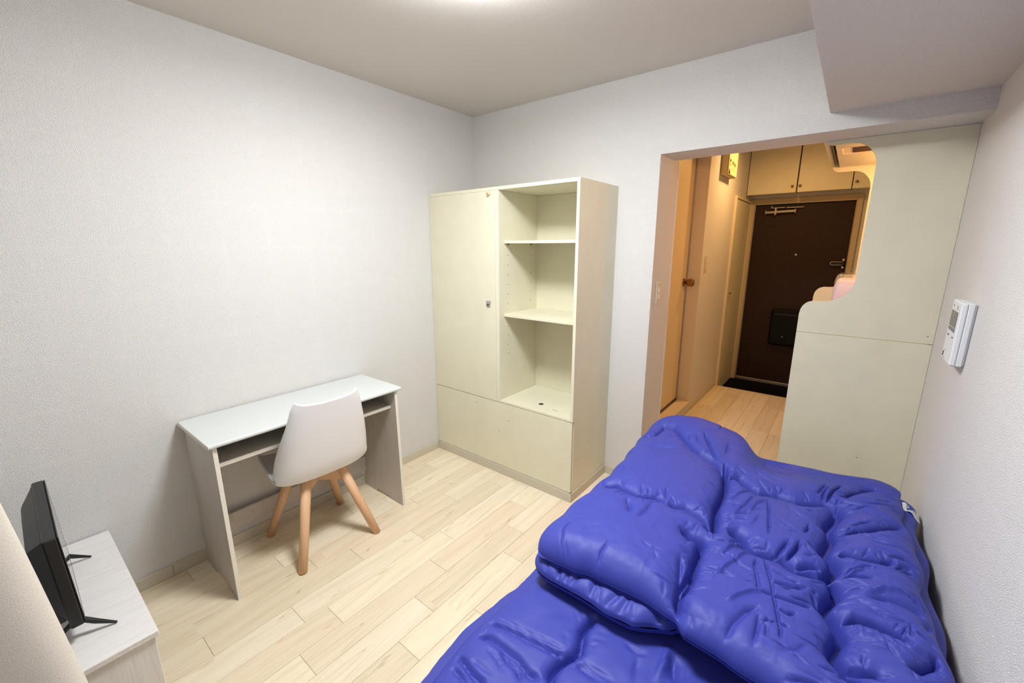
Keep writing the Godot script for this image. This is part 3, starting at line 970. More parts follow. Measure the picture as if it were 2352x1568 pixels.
func beam(a: Vector3, b: Vector3, w: float, h: float) -> ArrayMesh:
	var d := (b - a).normalized()
	var s := d.cross(Vector3.UP).normalized() * w / 2.0
	var u := Vector3.UP * h / 2.0
	var st := SurfaceTool.new()
	st.begin(Mesh.PRIMITIVE_TRIANGLES)
	quad(st, a + s + u, b + s + u, b - s + u, a - s + u, Vector3.UP)
	quad(st, a + s - u, b + s - u, b - s - u, a - s - u, Vector3.DOWN)
	quad(st, a + s + u, b + s + u, b + s - u, a + s - u, s)
	quad(st, a - s + u, b - s + u, b - s - u, a - s - u, -s)
	quad(st, a + s + u, a - s + u, a - s - u, a + s - u, -d)
	quad(st, b + s + u, b - s + u, b - s - u, b + s - u, d)
	return st.commit()


# a sheet given by its middle surface, with thickness and a closed rim
func thick_sheet(p: PackedVector3Array, nu: int, nv: int, t: float) -> ArrayMesh:
	var n := grid_normals(p, nu, nv)
	var a := PackedVector3Array()
	var b := PackedVector3Array()
	for k in p.size():
		a.append(p[k] + n[k] * t / 2.0)
		b.append(p[k] - n[k] * t / 2.0)
	var st := SurfaceTool.new()
	st.create_from(grid(a, nu, nv), 0)
	st.append_from(grid(b, nu, nv, true, true), 0, Transform3D())
	var ring := []
	for i in nu:
		ring.append(i)
	for j in range(1, nv):
		ring.append(j * nu + nu - 1)
	for i in range(nu - 2, -1, -1):
		ring.append((nv - 1) * nu + i)
	for j in range(nv - 2, -1, -1):
		ring.append(j * nu)
	var mid := Vector3.ZERO
	for k in ring:
		mid += p[k] / ring.size()
	var rim := PackedVector3Array()
	for s in [-1.0, -0.6, 0.0, 0.6, 1.0]:
		for k in ring.size():
			var c: int = ring[k]
			var prev: Vector3 = p[ring[(k - 1 + ring.size()) % ring.size()]]
			var next: Vector3 = p[ring[(k + 1) % ring.size()]]
			var out := (next - prev).cross(n[c]).normalized()
			if out.dot(p[c] - mid) < 0.0:
				out = -out
			rim.append(p[c] + n[c] * t / 2.0 * s + out * t * 0.45 * (1.0 - s * s))
	st.append_from(grid(rim, ring.size(), 5), 0, Transform3D())
	return st.commit()


# =====================================================================================================
# bed
# =====================================================================================================
# creases traced on the photograph: [tile, depth, half width, points...]; tile = origin and scale of the enlargement
const TILE := {
	"A": [1400.0, 940.0, 5.2275], "B": [1760.0, 1040.0, 5.2275], "C": [1200.0, 1180.0, 5.2275], "D": [1560.0, 1200.0, 5.2275],
	"E": [1860.0, 1260.0, 5.09], "F": [940.0, 1300.0, 5.85], "G": [1300.0, 1340.0, 4.704]}

const TOP_CREASES := [
	# seams between the stuffed squares
	["A", 0.020, 0.016, [400, 350, 480, 310, 540, 330, 660, 260, 760, 290, 880, 400, 1060, 540, 1200, 600, 1340, 700, 1390, 790]],
	["A", 0.034, 0.013, [1395, 640, 1390, 790, 1385, 900, 1350, 1000, 1280, 1130, 1270, 1280, 1250, 1400, 1130, 1420]],
	["D", 0.034, 0.013, [0, 60, 140, 150, 280, 200, 200, 400, 150, 600, 60, 740, 0, 830]],
	["C", 0.030, 0.012, [2060, 440, 2050, 620, 1900, 800, 1870, 1000, 1885, 1200, 1870, 1310]],
	["A", 0.034, 0.014, [1390, 790, 1560, 790, 1680, 880, 1800, 940, 1950, 950, 2091, 990]],
	["B", 0.036, 0.014, [0, 430, 150, 440, 250, 490, 380, 530, 560, 540, 720, 550, 830, 600, 870, 650]],
	["B", 0.042, 0.014, [870, 560, 870, 680, 760, 790, 750, 850, 800, 900, 790, 960, 700, 1100, 720, 1170, 830, 1250, 830, 1350, 710, 1440, 740, 1490]],
	["E", 0.042, 0.013, [200, 320, 300, 380, 320, 470, 240, 530, 160, 640, 270, 760, 320, 840, 380, 950, 290, 1090, 280, 1170, 360, 1290, 500, 1450, 520, 1568]],
	["A", 0.034, 0.013, [1420, 1410, 1580, 1500]],
	["D", 0.038, 0.014, [560, 40, 740, 130, 800, 240, 930, 310, 1100, 350, 1250, 400, 1400, 515, 1600, 565, 1750, 630]],
	["A", 0.020, 0.012, [-60, 930, 0, 935, 100, 940, 180, 990, 320, 1060, 420, 1075, 560, 1090, 690, 1160]],
	["A", 0.022, 0.014, [690, 1160, 780, 1170, 900, 1185, 1050, 1260, 1180, 1340, 1250, 1400]],
	# gathers of the column along the wall
	["B", 0.020, 0.008, [800, 895, 960, 950, 1150, 930, 1400, 890, 1690, 830]],
	["B", 0.010, 0.006, [830, 1010, 930, 1060, 970, 1100]],
	["B", 0.024, 0.009, [850, 1200, 960, 1220, 1150, 1280, 1390, 1325, 1560, 1305]],
	["B", 0.014, 0.006, [1430, 1265, 1600, 1290, 1740, 1330, 1870, 1370]],
	["B", 0.012, 0.007, [1520, 1410, 1640, 1365, 1790, 1400]],
	["B", 0.008, 0.006, [1020, 670, 1180, 650, 1330, 670]],
	["B", 0.006, 0.005, [1280, 570, 1420, 560, 1560, 550]],
	["B", 0.006, 0.005, [1390, 525, 1540, 510]],
	["B", 0.006, 0.005, [1110, 605, 1350, 620, 1640, 600]],
	["B", 0.014, 0.010, [1500, 650, 1600, 640, 1690, 660]],
	["B", 0.018, 0.008, [900, 520, 940, 500, 1100, 400, 1220, 330, 1360, 320]],
	["B", 0.014, 0.006, [720, 550, 800, 440, 870, 370, 930, 290]],
	["B", 0.010, 0.005, [680, 530, 700, 440, 780, 340]],
	["B", 0.010, 0.006, [600, 470, 680, 400, 740, 310]],
	["B", 0.010, 0.006, [820, 590, 900, 520]],
	["B", 0.010, 0.006, [850, 905, 960, 910]],
	["B", 0.008, 0.005, [980, 870, 1130, 850, 1300, 835]],
	["E", 0.022, 0.009, [330, 820, 560, 830, 780, 900, 1000, 1000, 1220, 1100]],
	["E", 0.012, 0.010, [640, 600, 900, 640, 1150, 720, 1400, 800]],
	["E", -0.008, 0.010, [520, 540, 850, 540, 1150, 590, 1440, 720]],
	["E", 0.012, 0.006, [1230, 980, 1380, 1070, 1530, 1170]],
	["E", 0.020, 0.008, [1100, 1420, 1300, 1390, 1460, 1310, 1510, 1230]],
	["E", 0.022, 0.009, [380, 1295, 560, 1390, 780, 1480, 850, 1568]],
	["E", 0.012, 0.007, [330, 320, 560, 340, 830, 400]],
	["E", -0.008, 0.006, [370, 310, 600, 270, 830, 230]],
	["E", 0.014, 0.010, [340, 270, 600, 235, 800, 225]],
	["E", 0.012, 0.009, [1020, 270, 1200, 260, 1330, 310]],
	["E", 0.010, 0.008, [1140, 590, 1300, 560, 1440, 600]],
	["E", 0.012, 0.008, [1340, 930, 1410, 880, 1490, 900]],
	["E", 0.012, 0.006, [870, 110, 1100, 130, 1310, 215]],
	["E", 0.008, 0.007, [850, 1080, 1000, 1280, 1150, 1420]],
	# middle column
	["A", 0.008, 0.004, [1900, 1060, 1915, 1200, 1915, 1400, 1910, 1540]],
	["A", 0.007, 0.006, [1430, 1100, 1560, 1000, 1740, 930]],
	["A", -0.006, 0.006, [1450, 1290, 1600, 1160, 1750, 1000]],
	["A", 0.006, 0.005, [1440, 1170, 1560, 1130]],
	["A", -0.006, 0.006, [1640, 1290, 1740, 1150, 1900, 1060]],
	["A", 0.006, 0.005, [1690, 1420, 1830, 1270]],
	["A", 0.004, 0.003, [1740, 1220, 1860, 1190]],
	["A", 0.004, 0.003, [1720, 1110, 1870, 1080]],
	["D", 0.016, 0.006, [1470, 200, 1400, 320, 1260, 410]],
	["D", 0.012, 0.007, [1350, 210, 1240, 290, 1180, 340, 1020, 310]],
	["D", 0.008, 0.005, [1500, 230, 1600, 350, 1820, 400]],
	["D", 0.016, 0.006, [1540, 210, 1650, 250, 1770, 270]],
	["D", 0.010, 0.005, [1570, 0, 1550, 60, 1480, 130]],
	["D", 0.006, 0.004, [1280, 80, 1420, 170]],
	["D", 0.006, 0.004, [1400, 60, 1530, 110]],
	["D", 0.016, 0.008, [1350, 470, 1560, 480, 1750, 520]],
	["D", 0.010, 0.006, [1640, 190, 1800, 190, 1870, 140]],
	["D", 0.009, 0.004, [1030, 400, 1060, 580, 1110, 760, 1130, 900, 1160, 1040, 1190, 1200, 1215, 1300, 1205, 1450]],
	["D", 0.008, 0.005, [950, 420, 905, 520, 930, 640, 950, 760, 940, 830]],
	["D", 0.005, 0.003, [860, 550, 1010, 530]],
	["D", 0.005, 0.003, [880, 600, 1030, 600]],
	["D", 0.005, 0.003, [820, 660, 1030, 675]],
	["D", 0.005, 0.003, [760, 720, 940, 745]],
	["D", 0.012, 0.008, [940, 820, 1120, 880, 1330, 950, 1480, 990, 1620, 1000]],
	["D", 0.005, 0.003, [1050, 580, 1190, 600]],
	["D", 0.010, 0.007, [1090, 720, 1250, 750, 1400, 790, 1530, 770]],
	["D", 0.008, 0.006, [1210, 790, 1340, 800, 1420, 850]],
	["D", 0.010, 0.006, [1170, 1040, 1300, 1110, 1430, 1110]],
	["D", 0.010, 0.006, [1310, 910, 1500, 920, 1660, 950]],
	["D", 0.008, 0.004, [1190, 1210, 1230, 1240, 1320, 1285]],
	["D", 0.006, 0.003, [960, 1230, 1060, 1180, 1090, 1210, 1190, 1215]],
	["D", 0.006, 0.004, [1050, 1210, 1050, 1340, 1030, 1410]],
	["D", -0.008, 0.007, [480, 390, 600, 310, 730, 250, 930, 300]],
	["D", -0.006, 0.006, [340, 690, 600, 510, 780, 370, 880, 360]],
	["D", -0.006, 0.007, [540, 970, 700, 890, 860, 850, 1000, 880]],
	["D", 0.008, 0.010, [520, 1400, 650, 1220, 800, 1080, 970, 1030]],
	["D", 0.007, 0.006, [600, 280, 640, 210, 740, 170]],
	["D", 0.006, 0.005, [140, 1040, 180, 1200]],
	["D", 0.006, 0.005, [290, 1170, 280, 1310]],
	["D", 0.020, 0.007, [1720, 1390, 1850, 1410, 1950, 1330]],
	["D", 0.016, 0.006, [1710, 1520, 1860, 1500]],
	["D", 0.008, 0.006, [880, 1500, 940, 1260, 960, 1100]],
	["D", 0.014, 0.009, [1600, 820, 1650, 900, 1740, 960]],
	["D", 0.010, 0.006, [1590, 830, 1680, 780]],
	# left column
	["C", 0.006, 0.004, [510, 330, 560, 540, 620, 690]],
	["C", 0.005, 0.004, [860, 680, 940, 500, 1060, 380]],
	["C", 0.010, 0.006, [1080, 690, 1110, 880]],
	["C", 0.014, 0.012, [1900, 480, 1900, 650, 1870, 860]],
	["C", 0.008, 0.005, [1655, 960, 1640, 1180]],
	["C", 0.006, 0.004, [1560, 900, 1590, 1010]],
	["C", 0.006, 0.006, [1700, 800, 1690, 950]],
	["C", 0.004, 0.004, [380, 590, 460, 440, 490, 240, 620, 110]],
	["C", 0.010, 0.012, [1990, 240, 1990, 360]],
	["C", 0.006, 0.008, [1290, -60, 1290, 70]],
	["A", 0.008, 0.008, [380, 960, 400, 1070]],
	["A", 0.010, 0.008, [690, 980, 670, 1140]],
	["A", 0.010, 0.014, [200, 1130, 240, 1230, 240, 1330]],
	["A", 0.006, 0.005, [1300, 380, 1340, 310, 1410, 270]],
	["A", 0.010, 0.008, [920, 370, 960, 450]],
	["A", 0.010, 0.008, [1030, 380, 1070, 480]],
	["A", 0.012, 0.010, [1110, 360, 1200, 500, 1330, 660]],
	["A", 0.010, 0.008, [1440, 460, 1380, 600]],
	["A", 0.008, 0.006, [1440, 700, 1480, 760]],
	["A", 0.006, 0.005, [640, 230, 650, 290]],
	["A", 0.008, 0.020, [380, 480, 600, 500, 850, 530]],
	["A", 0.006, 0.014, [900, 1180, 960, 1250]],
	["A", 0.006, 0.010, [540, 1140, 440, 1280, 310, 1400]],
]

const PAD_CREASES := [
	# seams of the blue pad under the quilt
	["F", 0.030, 0.011, [2340, 830, 2320, 1000, 2240, 1150, 2100, 1210, 2000, 1290, 1910, 1400, 1890, 1568]],
	["C", 0.030, 0.011, [880, 1200, 800, 1290, 720, 1380, 710, 1480, 700, 1568]],
	["G", 0.028, 0.011, [300, 330, 200, 460, 165, 600, 150, 700, 0, 790]],
	["F", 0.016, 0.007, [1060, 700, 1200, 760, 1500, 900, 1800, 1060, 1960, 1140, 2120, 1170]],
	["F", 0.006, 0.005, [1180, 640, 1350, 740, 1700, 920, 1950, 1030, 2160, 1140]],
	["F", 0.016, 0.008, [920, 890, 1060, 920, 1250, 1060, 1450, 1220, 1600, 1420, 1780, 1510]],
	["F", 0.014, 0.008, [1220, 1080, 1330, 1230, 1460, 1350, 1520, 1540]],
	["F", 0.016, 0.008, [640, 1140, 730, 1240, 820, 1390, 920, 1490, 1040, 1568]],
	["F", 0.012, 0.007, [560, 1290, 660, 1400, 780, 1568]],
	["F", 0.006, 0.004, [820, 1210, 950, 1300, 1130, 1450]],
	["F", 0.005, 0.004, [1020, 1040, 1160, 1200, 1300, 1430]],
	["F", 0.008, 0.004, [1770, 1440, 1880, 1510]],
	["F", 0.006, 0.003, [1910, 1240, 2010, 1250]],
	["F", 0.006, 0.003, [1890, 1280, 1990, 1300]],
	["F", 0.006, 0.003, [2210, 880, 2310, 850]],
	["F", 0.006, 0.003, [2190, 920, 2310, 890]],
	["F", 0.005, 0.003, [1400, 440, 1470, 470]],
	["F", 0.005, 0.003, [1450, 370, 1510, 400]],
	["F", 0.005, 0.003, [1510, 320, 1600, 315]],
	["F", 0.005, 0.003, [1290, 550, 1350, 590]],
	["F", 0.005, 0.003, [1000, 810, 1070, 835]],
	["G", 0.010, 0.008, [90, 810, 200, 900, 420, 1073]],
	["G", 0.007, 0.006, [150, 770, 300, 900, 540, 1073]],
	["G", 0.006, 0.005, [620, 620, 770, 720, 890, 760]],
	["G", 0.014, 0.014, [1170, 740, 1160, 900, 1180, 1073]],
	["G", -0.008, 0.012, [1120, 640, 1060, 850, 960, 1073]],
	["G", 0.006, 0.005, [1330, 880, 1250, 1073]],
	["G", 0.008, 0.010, [790, 740, 730, 1073]],
]


class Patch:
	# a rectangular sheet: nu x nv points over (x, z), more of them near the rim
	var nu: int
	var nv: int
	var xs := PackedFloat32Array()
	var zs := PackedFloat32Array()
	var d := PackedFloat32Array()      # distance from the rim
	var dent := PackedFloat32Array()


func patch(nu: int, nv: int, left: Callable, right: Callable, far: Callable, near: Callable, corner: float) -> Patch:
	var q := Patch.new()
	q.nu = nu
	q.nv = nv
	var n := nu * nv
	q.xs.resize(n)
	q.zs.resize(n)
	q.d.resize(n)
	q.dent.resize(n)
	for j in nv:
		var b := float(j) / (nv - 1)
		var t := lerpf(b, 0.5 - 0.5 * cos(PI * b), 0.55)
		for i in nu:
			var a := float(i) / (nu - 1)
			var s := lerpf(a, 0.5 - 0.5 * cos(PI * a), 0.55)
			var zf: float = far.call(s)
			var zn: float = near.call(s)
			var z := lerpf(zf, zn, t)
			var xl: float = left.call(t)
			var xr: float = right.call(t)
			var ds := minf(s, 1.0 - s) * (xr - xl)
			var dt := minf(t, 1.0 - t) * (zn - zf)
			var rim := minf(ds, dt)
			if ds < corner and dt < corner:
				var v := Vector2(corner - ds, corner - dt)
				if v.length() > corner:
					v = v.normalized() * corner
				rim = corner - v.length()
				ds = corner - v.x
				dt = corner - v.y
				s = ds / (xr - xl) if s < 0.5 else 1.0 - ds / (xr - xl)
				z = zf + dt if t < 0.5 else zn - dt
			var k := j * nu + i
			q.xs[k] = lerpf(xl, xr, s)
			q.zs[k] = z
			q.d[k] = maxf(rim, 0.0)
	return q


# press (or raise) the sheet along a polyline
func crease(q: Patch, pts: Array, depth: float, width: float) -> void:
	var reach := width * 2.6
	for s in pts.size() - 1:
		var a: Vector2 = pts[s]
		var b: Vector2 = pts[s + 1]
		var lo := Vector2(minf(a.x, b.x) - reach, minf(a.y, b.y) - reach)
		var hi := Vector2(maxf(a.x, b.x) + reach, maxf(a.y, b.y) + reach)
		var ab := b - a
		var l2 := maxf(ab.length_squared(), 1e-9)
		for j in q.nv:
			var row := j * q.nu
			var zm := q.zs[row + q.nu / 2]
			if zm < lo.y - 0.1 or zm > hi.y + 0.1:
				continue
			for i in q.nu:
				var k := row + i
				var x := q.xs[k]
				if x < lo.x or x > hi.x:
					continue
				var z := q.zs[k]
				if z < lo.y or z > hi.y:
					continue
				var p := Vector2(x, z)
				var t := clampf((p - a).dot(ab) / l2, 0.0, 1.0)
				var e := p.distance_to(a + ab * t) / width
				# tapering ends
				var f := 1.0
				if s == 0:
					f *= smoothstep(-0.1, 0.7, t)
				if s == pts.size() - 2:
					f *= smoothstep(-0.1, 0.7, 1.0 - t)
				var v := depth * f * (exp(-e * e) if depth < 0.0 else 0.75 * exp(-1.15 * e) + 0.25 * exp(-e * e))
				if absf(v) > absf(q.dent[k]) or v * q.dent[k] < 0.0:
					q.dent[k] = v if v * q.dent[k] >= 0.0 else q.dent[k] + v


func traced(list: Array, y: float) -> Array:
	var out := []
	for c in list:
		var t: Array = TILE[c[0]]
		var pts := []
		for k in range(0, c[3].size(), 2):
			var w := px(t[0] + c[3][k] / t[2], t[1] + c[3][k + 1] / t[2], y)
			pts.append(Vector2(w.x, w.z))
		out.append([pts, c[1], c[2]])
	return out


func cushion_mesh(q: Patch, top: Callable, low: Callable) -> ArrayMesh:
	var n := q.nu * q.nv
	var a := PackedVector3Array()
	var b := PackedVector3Array()
	a.resize(n)
	b.resize(n)
	for k in n:
		a[k] = Vector3(q.xs[k], top.call(k), q.zs[k])
		b[k] = Vector3(q.xs[k], low.call(k), q.zs[k])
	var st := SurfaceTool.new()
	st.create_from(grid(a, q.nu, q.nv), 0)
	# the underside lies hidden: every fifth point is enough
	var under := PackedVector3Array()
	var cols := range(0, q.nu - 1, 5) + [q.nu - 1]
	var rows := range(0, q.nv - 1, 5) + [q.nv - 1]
	for j in rows:
		for i in cols:
			under.append(b[j * q.nu + i])
	st.append_from(grid(under, cols.size(), rows.size(), true, true), 0, Transform3D())
	return st.commit()


# short puckers standing across a stitched seam
func puckers(q: Patch, pts: Array, depth: float) -> void:
	var run := 0.0
	var next := 0.01
	for s in pts.size() - 1:
		var a: Vector2 = pts[s]
		var b: Vector2 = pts[s + 1]
		var l := a.distance_to(b)
		var dir := (b - a) / maxf(l, 1e-6)
		while next < run + l:
			var at := a + dir * (next - run)
			for side in [-1.0, 1.0]:
				if rng.randf() < 0.7:
					var out: Vector2 = dir.orthogonal().rotated(rng.randf_range(-0.6, 0.6)) * side
					var far := rng.randf_range(0.02, 0.075)
					crease(q, [at, at + out * far * 0.5 + dir * rng.randf_range(-0.006, 0.006), at + out * far], depth * rng.randf_range(0.4, 1.0), rng.randf_range(0.0025, 0.005))
			next += rng.randf_range(0.012, 0.034)
		run += l


func bump2(x: float, z: float, cx: float, cz: float, sx: float, sz: float) -> float:
	return exp(-pow((x - cx) / sx, 2.0) - pow((z - cz) / sz, 2.0))


func round_rim(d: float, r: float) -> float:
	var q := clampf(d / r, 0.0, 1.0)
	return sqrt(maxf(0.0, 1.0 - (1.0 - q) * (1.0 - q)))


func build_bed() -> void:
	var t := thing("single_bed", Vector3(2.10, 0, 1.2), "low single bed frame along the right wall under the blue bedding", "bed")
	for s in [[-0.44, -0.94], [0.44, -0.94], [-0.44, 0.94], [0.44, 0.94]]:
		bx(t, "leg", Vector3(s[0] - 0.025, 0, s[1] - 0.025), Vector3(s[0] + 0.025, 0.1598, s[1] + 0.025), M.bed_frame)
	put(t, "frame", boxes([[Vector3(-0.48, 0.16, -0.98), Vector3(-0.455, 0.22, 0.98)], [Vector3(0.455, 0.16, -0.98), Vector3(0.48, 0.22, 0.98)], [Vector3(-0.455, 0.16, -0.98), Vector3(0.455, 0.22, -0.955)], [Vector3(-0.455, 0.16, 0.955), Vector3(0.455, 0.22, 0.98)]], 0.002), M.bed_frame)
	for k in 12:
		bx(t, "slat", Vector3(-0.455, 0.2, -0.93 + 0.16 * k), Vector3(0.455, 0.2195, -0.85 + 0.16 * k), M.bed_frame)
	var m := thing("mattress", Vector3(2.10, 0.22, 1.2), "white mattress hidden under the blue bedding", "mattress")
	bx(m, "body", Vector3(-0.48, 0.0005, -0.98), Vector3(0.48, 0.16, 0.98), M.mattress_white, 0.03)

	var fine := noise(1.0, 21, FastNoiseLite.TYPE_SIMPLEX_SMOOTH, 3)
	# ---- blue pad that covers the mattress ----
	var pad := patch(240, 360, func(v: float) -> float: return 1.585 + 0.012 * sin(v * 23.0), func(v: float) -> float: return 2.595 + 0.006 * sin(v * 17.0), func(u: float) -> float: return 0.27, func(u: float) -> float: return 2.2, 0.05)
	for c in traced(PAD_CREASES, 0.445):
		crease(pad, c[0], c[1] * 1.35, c[2] * 0.9)
		if c[1] >= 0.025:
			puckers(pad, c[0], 0.005)
	var pt := thing("mattress_pad", Vector3(2.09, 0.38, 1.2), "blue quilted pad spread over the mattress under the folded quilt", "bedding")
	var body := put(pt, "pad", cushion_mesh(pad, func(k: int) -> float:
		return 0.405 + 0.036 * round_rim(pad.d[k], 0.10) - pad.dent[k] * minf(1.0, pad.d[k] / 0.02) + 0.004 * fine.get_noise_2d(pad.xs[k] * 5.0, pad.zs[k] * 5.0),
		func(k: int) -> float: return 0.402 - 0.019 * round_rim(pad.d[k], 0.05)), M.blue_cloth)
	body.position = -pt.position
	# flat edging sewn round the pad
	var fl := PackedVector3Array()
	for j in 120:
		var z := 0.3 + 1.85 * j / 119.0
		var v := (z - 0.235) / 1.965
		var xl := 1.585 + 0.012 * sin(v * 23.0)
		for i in 5:
			fl.append(Vector3(xl + 0.012 - 0.0095 * i + 0.004 * fine.get_noise_2d(z * 9.0, 3.0), 0.414 - 0.0022 * i + 0.004 * fine.get_noise_2d(z * 14.0, 7.0), z))
	put(body, "edging", thick_sheet(fl, 5, 120, 0.004), M.blue_edging)

	# ---- quilt folded double: lower layer, then the upper layer ----
	var qt := thing("folded_quilt", Vector3(2.08, 0.45, 0.85), "puffy blue quilt folded double on the bed beside the wall", "quilt")
	var lower := patch(200, 240, func(v: float) -> float: return 1.60 + 0.01 * sin(v * 11.0 + 1.0), func(v: float) -> float: return 2.598 + 0.008 * sin(v * 21.0), func(u: float) -> float: return 0.285,
		func(u: float) -> float: return along([[0.0, 1.476], [0.1, 1.482], [0.28, 1.492], [0.34, 1.482], [0.41, 1.444], [0.5, 1.37], [1.0, 1.36]], u) + 0.004 * sin(u * 21.0), 0.06)
	for k in 26:
		var u := 1.66 + 0.036 * k + 0.01 * sin(k * 3.7)
		crease(lower, [Vector2(u, 1.38), Vector2(u + 0.012 * sin(k * 2.3), 1.44), Vector2(u + 0.02 * sin(k * 1.7), 1.5)], 0.006 + 0.006 * absf(sin(k * 5.1)), 0.006 + 0.004 * absf(sin(k * 2.9)))
	var lb := put(qt, "lower_layer", cushion_mesh(lower, func(k: int) -> float:
		return 0.488 + 0.036 * round_rim(lower.d[k], 0.06) - lower.dent[k] * minf(1.0, lower.d[k] / 0.01) + 0.004 * fine.get_noise_2d(lower.xs[k] * 8.0, lower.zs[k] * 5.0),
		func(k: int) -> float: return 0.484 - 0.035 * round_rim(lower.d[k], 0.05)), M.blue_cloth)
	lb.position = -qt.position

	var upper := patch(400, 500, func(v: float) -> float: return 1.572 + 0.03 * v - 0.012 * sin(v * 9.0) + 0.004 * sin(v * 47.0), func(v: float) -> float: return 2.545 + 0.042 * v + 0.008 * sin(v * 19.0) + 0.005 * sin(v * 43.0),
		func(u: float) -> float: return along([[0.0, 0.228], [0.2, 0.205], [0.38, 0.215], [0.5, 0.302], [0.75, 0.272], [1.0, 0.212]], u),
		func(u: float) -> float: return quilt_front(u), 0.09)
	for c in traced(TOP_CREASES, 0.585):
		if absf(c[1]) >= 0.018:          # the stuffing bulges away from the stitched seams
			crease(upper, c[0], c[1] * 0.95, c[2] * 3.0)
	var wide := upper.dent.duplicate()
	upper.dent.fill(0.0)
	for c in traced(TOP_CREASES, 0.585):
		crease(upper, c[0], c[1] * (1.25 if c[1] >= 0.02 else 1.75), c[2] * 0.85)
		if c[1] >= 0.02:
			puckers(upper, c[0], 0.010)
	# small loose wrinkles: across the column at the wall, fanned over the middle, few on the smooth left squares
	for k in 120:
		var at := Vector2(rng.randf_range(2.32, 2.56), rng.randf_range(0.28, 1.5))
		var dir := Vector2(1, 0).rotated(rng.randf_range(-0.35, 0.45))
		var long := rng.randf_range(0.05, 0.16)
		if k >= 55:
			at = Vector2(rng.randf_range(1.98, 2.30), rng.randf_range(0.45, 1.45))
			dir = Vector2(1, 0).rotated(rng.randf_range(-1.0, 0.7))
			long = rng.randf_range(0.03, 0.11)
		if k >= 105:
			at = Vector2(rng.randf_range(1.64, 1.95), rng.randf_range(0.3, 1.4))
			dir = Vector2(1, 0).rotated(rng.randf_range(0.0, PI))
		crease(upper, [at - dir * long / 2.0, at + dir.orthogonal() * long * rng.randf_range(-0.15, 0.15), at + dir * long / 2.0], rng.randf_range(0.005, 0.012) * (0.5 if k >= 105 else 1.0), rng.randf_range(0.003, 0.006))
	var ub := put(qt, "upper_layer", cushion_mesh(upper, func(k: int) -> float:
		var x := upper.xs[k]
		var z := upper.zs[k]
		var rise := 0.062 + 0.058 * bump2(x, z, 1.78, 0.33, 0.20, 0.17) + 0.022 * bump2(x, z, 1.76, 0.75, 0.20, 0.30) + 0.02 * bump2(x, z, 1.8, 1.25, 0.2, 0.25) + 0.012 * bump2(x, z, 2.45, 0.8, 0.12, 0.7) - 0.040 * smoothstep(1.98, 2.12, x) * (1.0 - smoothstep(0.34, 0.55, z)) - 0.034 * bump2(x, z, 2.13, 0.30, 0.085, 0.16) - 0.012 * smoothstep(2.0, 2.1, x) * (1.0 - smoothstep(0.6, 1.0, z))
		var w := 0.5 + 0.5 * clampf((x - 2.28) / 0.1, -1.0, 1.0)
		var rip := 0.0045 * w * fine.get_noise_2d(x * 5.0, z * 26.0) + 0.003 * (1.0 - w) * fine.get_noise_2d(x * 8.0, z * 8.0) + 0.0010 * fine.get_noise_2d(x * 20.0 + 5.0, z * 20.0)
		return 0.532 + rise * round_rim(upper.d[k], 0.085) - (wide[k] + upper.dent[k]) * clampf(upper.d[k] / 0.035, 0.0, 1.0) + rip * clampf(upper.d[k] / 0.03, 0.0, 1.0),
		func(k: int) -> float: return 0.530 - 0.026 * round_rim(upper.d[k], 0.05)), M.blue_cloth)
	ub.position = -qt.position
	# sewn-in care label hanging out on the wall side
	var lab := PackedVector3Array()
	for j in 9:
		for i in 5:
			var a := float(j) / 8.0
			lab.append(Vector3(2.556 + 0.052 * a, 0.528 - 0.035 * a * a + 0.005 * sin(a * 9.0 + i), 0.36 + 0.0125 * i + 0.012 * a))
	var care := put(qt, "care_label", thick_sheet(lab, 5, 9, 0.0015), M.label_white, -qt.position)
	for k in 4:
		var ln := PackedVector3Array()
		for j in 5:
			var a := 0.25 + 0.16 * k + 0.0
			for i in 2:
				ln.append(Vector3(2.556 + 0.052 * (a + 0.05 * i), 0.5300 - 0.035 * (a + 0.05 * i) * (a + 0.05 * i) + 0.005 * sin((a + 0.05 * i) * 9.0 + j), 0.363 + 0.0105 * j + 0.012 * a))
		put(care, "print", grid(ln, 2, 5), M.label_grey)


func quilt_front(u: float) -> float:
	# front edge of the upper layer, from the near corner at the left to the wall side
	return along([[0.0, 1.488], [0.08, 1.464], [0.15, 1.458], [0.21, 1.442], [0.36, 1.434], [0.45, 1.446], [0.49, 1.474], [0.55, 1.478], [0.64, 1.492], [0.8, 1.53], [1.0, 1.55]], u)


func along(pts: Array, u: float) -> float:
	for k in pts.size() - 1:
		if u <= pts[k + 1][0]:
			return lerpf(pts[k][1], pts[k + 1][1], smoothstep(0.0, 1.0, (u - pts[k][0]) / (pts[k + 1][0] - pts[k][0])))
	return pts[-1][1]


# =====================================================================================================
# television corner, curtain, wall fittings
# =====================================================================================================
func build_tv_stand() -> void:
	var t := thing("tv_stand", Vector3(0.385, 0, 2.43), "low white-grained television stand against the desk wall", "tv stand")
	var o := t.position
	bx(t, "top_board", Vector3(0.009, 0.326, 2.263) - o, Vector3(0.766, 0.345, 2.60) - o, M.stand_flat, 0.002)
	bx(t, "side_panel", Vector3(0.738, 0.0, 2.272) - o, Vector3(0.757, 0.3255, 2.596) - o, M.stand_upright)
	bx(t, "side_panel", Vector3(0.016, 0.0, 2.272) - o, Vector3(0.035, 0.3255, 2.596) - o, M.stand_upright)
	bx(t, "back_board", Vector3(0.036, 0.02, 2.588) - o, Vector3(0.737, 0.3255, 2.595) - o, M.stand_flat)
	bx(t, "shelf", Vector3(0.036, 0.16, 2.29) - o, Vector3(0.737, 0.176, 2.587) - o, M.stand_flat)
	bx(t, "bottom_board", Vector3(0.036, 0.02, 2.28) - o, Vector3(0.737, 0.036, 2.587) - o, M.stand_flat)


